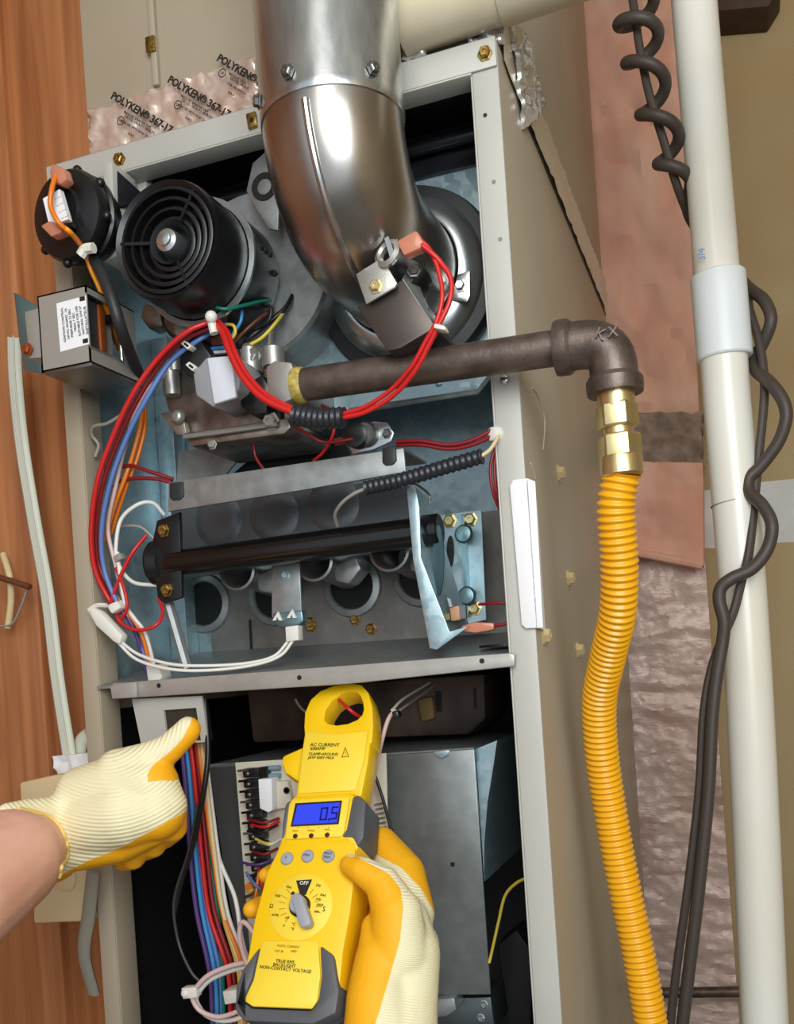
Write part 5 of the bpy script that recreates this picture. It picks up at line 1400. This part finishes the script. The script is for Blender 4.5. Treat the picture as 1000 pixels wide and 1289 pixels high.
pe = thing('person', 'technician in cream and yellow coated gloves pointing a thumb and holding the meter', 'person', P(60, 1300, -0.2))
YL = -0.115
left = [
    [(56, 1062, YL - 0.012, 52), (90, 1045, YL, 46), (120, 1030, YL + 0.005, 46)],
    [(105, 1000, YL, 36), (150, 985, YL, 36), (190, 988, YL + 0.002, 36), (208, 1014, YL + 0.002, 28)],
    [(110, 1035, YL, 46), (160, 1022, YL - 0.004, 46), (196, 1020, YL, 38)],
    [(100, 1060, YL, 36), (150, 1056, YL + 0.004, 30), (190, 1040, YL + 0.006, 26)],
    [(150, 972, YL, 30), (185, 958, YL + 0.004, 24), (212, 943, YL + 0.01, 19), (234, 922, YL + 0.015, 17), (237, 918, YL + 0.016, 16.5)],
    [(6, 1020, -0.195, 9), (36, 1017, -0.168, 12), (66, 1022, -0.14, 20), (110, 1008, YL - 0.002, 28)],
    # curled fingers below the knuckles
    [(208, 1016, YL + 0.006, 28), (217, 1041, YL + 0.02, 19), (206, 1052, YL + 0.042, 17)],
    [(190, 1036, YL + 0.012, 26), (193, 1064, YL + 0.026, 16), (182, 1070, YL + 0.048, 14)],
    [(165, 1052, YL + 0.012, 24), (168, 1080, YL + 0.026, 15), (156, 1084, YL + 0.046, 13)],
    [(138, 1062, YL + 0.012, 22), (142, 1072, YL + 0.026, 17), (130, 1074, YL + 0.045, 15)],
]


def polyd(px, py, pts):
    """signed y distance below a polyline given left to right"""
    if px <= pts[0][0]:
        return py - pts[0][1]
    for (x0, y0), (x1, y1) in zip(pts, pts[1:]):
        if px <= x1:
            return py - (y0 + (y1 - y0) * (px - x0) / (x1 - x0))
    return py - pts[-1][1]


def coatL(px, py, p, n):
    if px > 186 and py < 984 - (px - 186) * 0.05:
        d = polyd(px, py, [(186, 972), (196, 960), (214, 947), (230, 930), (241, 908), (246, 880)]) / 8
        return d
    d = polyd(px, py, [(40, 1140), (80, 1100), (110, 1084), (150, 1068), (190, 1046), (222, 1028), (245, 1016)]) / 8
    if n.y > 0.35:
        d = max(d, (n.y - 0.45) * 4)
    return d


HEM = [(4, 1014), (30, 1008), (52, 1011), (68, 1026), (75, 1050), (73, 1078), (62, 1102)]
gl = blob('glove', left, pe, GLOVE, 0.002, 9, coatL, lambda px, py, p: ((px - 130) ** 2 * 0.004 + (py - 900) ** 2 * 0.004) ** 0.5 * 20.0)
gl['label'] = 'cream knit glove with thumb stretched out'
# forearm with a glove cuff hem
fa = blob('forearm', [[(-170, 1215, -0.33, 92), (-70, 1140, -0.27, 84), (10, 1084, -0.2, 66), (28, 1072, -0.175, 52), (60, 1060, -0.125, 34)]], pe, SKIN, 0.003, 6)
# knitted hem: a cord laid on the skin and cuff where the glove ends
from mathutils.bvhtree import BVHTree
dg_ = bpy.context.evaluated_depsgraph_get()
trees = []
for ob_ in (fa, gl):
    base_ = wl(ob_)
    trees.append(BVHTree.FromPolygons([v.co + base_ for v in ob_.data.vertices], [tuple(p.vertices) for p in ob_.data.polygons]))


def onskin(px, py):
    d = ray(px, py).normalized()
    hits = [t.ray_cast(EYE, d) for t in trees]
    hits = [h for h in hits if h[0] is not None]
    return min(hits, key=lambda h: h[3])[0] if hits else None


hem = []
for k in range(15):                       # walk down the cuff and find where skin gives way to glove
    y = 1012 + 92 * k / 14
    last = None
    for x in range(2, 112, 1):
        d = ray(x, y).normalized()
        hs, hg = trees[0].ray_cast(EYE, d), trees[1].ray_cast(EYE, d)
        if hs[0] is not None and (hg[0] is None or hs[3] < hg[3]):
            last = hs[0]
    if last is not None:
        hem.append(last)
hem = smoothpath([h for h in hem if h is not None], 6)
mk('glove_hem', G().sweep(hem, 0.0023, 10), mat('hem_yellow', (238, 208, 120), 0.7), pe)
YR = lambda py: YM(py)
right = [
    # thumb along the right edge of the meter
    [(441, 1089, YM(1089) - 0.014, 14), (456, 1096, YM(1096) - 0.016, 18), (482, 1112, YM(1105) - 0.014, 23), (500, 1150, YM(1140) - 0.008, 33), (502, 1200, YM(1180) + 0.004, 38)],
    # ball of the thumb and palm beside the meter
    [(474, 1168, YM(1168) + 0.004, 20), (480, 1210, YM(1200) + 0.006, 34), (475, 1260, YM(1250) + 0.01, 40), (480, 1330, YM(1290) + 0.01, 52)],
    [(505, 1160, YM(1150) + 0.022, 36), (515, 1200, YM(1200) + 0.026, 40), (508, 1260, YM(1250) + 0.03, 44), (495, 1340, YM(1300) + 0.02, 58)],
    [(522, 1190, YM(1190) + 0.045, 32), (505, 1270, YM(1260) + 0.05, 44)],
    # fingers wrapping behind the meter
    [(518, 1150, YM(1150) + 0.04, 30), (508, 1100, YM(1100) + 0.052, 28), (480, 1062, YM(1062) + 0.058, 22), (420, 1062, YM(1062) + 0.062, 14), (365, 1078, YM(1078) + 0.056, 12)],
    [(520, 1165, YM(1165) + 0.055, 26), (440, 1105, YM(1105) + 0.064, 15), (345, 1098, YM(1098) + 0.05, 12), (334, 1102, YM(1102) + 0.035, 10)],
    [(520, 1190, YM(1190) + 0.06, 26), (430, 1150, YM(1150) + 0.066, 15), (330, 1140, YM(1140) + 0.052, 13), (317, 1145, YM(1145) + 0.035, 12)],
    [(515, 1215, YM(1215) + 0.06, 26), (430, 1190, YM(1190) + 0.066, 14), (345, 1178, YM(1178) + 0.055, 11)],
]


def coatR(px, py, p, n):
    # coated palm: left of the hem line, and the finger above the upper hem line
    xs = [(1080, 452), (1100, 490), (1118, 504), (1140, 508), (1182, 504), (1229, 491), (1272, 478), (1400, 440)]
    xb_ = xs[0][1]
    for (y0, x0), (y1, x1) in zip(xs, xs[1:]):
        if py >= y0:
            xb_ = x0 + (x1 - x0) * min(1, (py - y0) / (y1 - y0))
    dl = (xb_ - px) / 7
    up = -polyd(px, py, [(440, 1064), (470, 1074), (505, 1092), (530, 1118), (548, 1150), (560, 1200)]) / 7
    return max(dl if py > 1078 else -1, up)


blob('glove', right, pe, GLOVE, 0.0022, 9, coatR, lambda px, py, p: (p.z * 0.9 + p.x * 0.3) * 4200)['label'] = 'yellow coated glove gripping the meter'
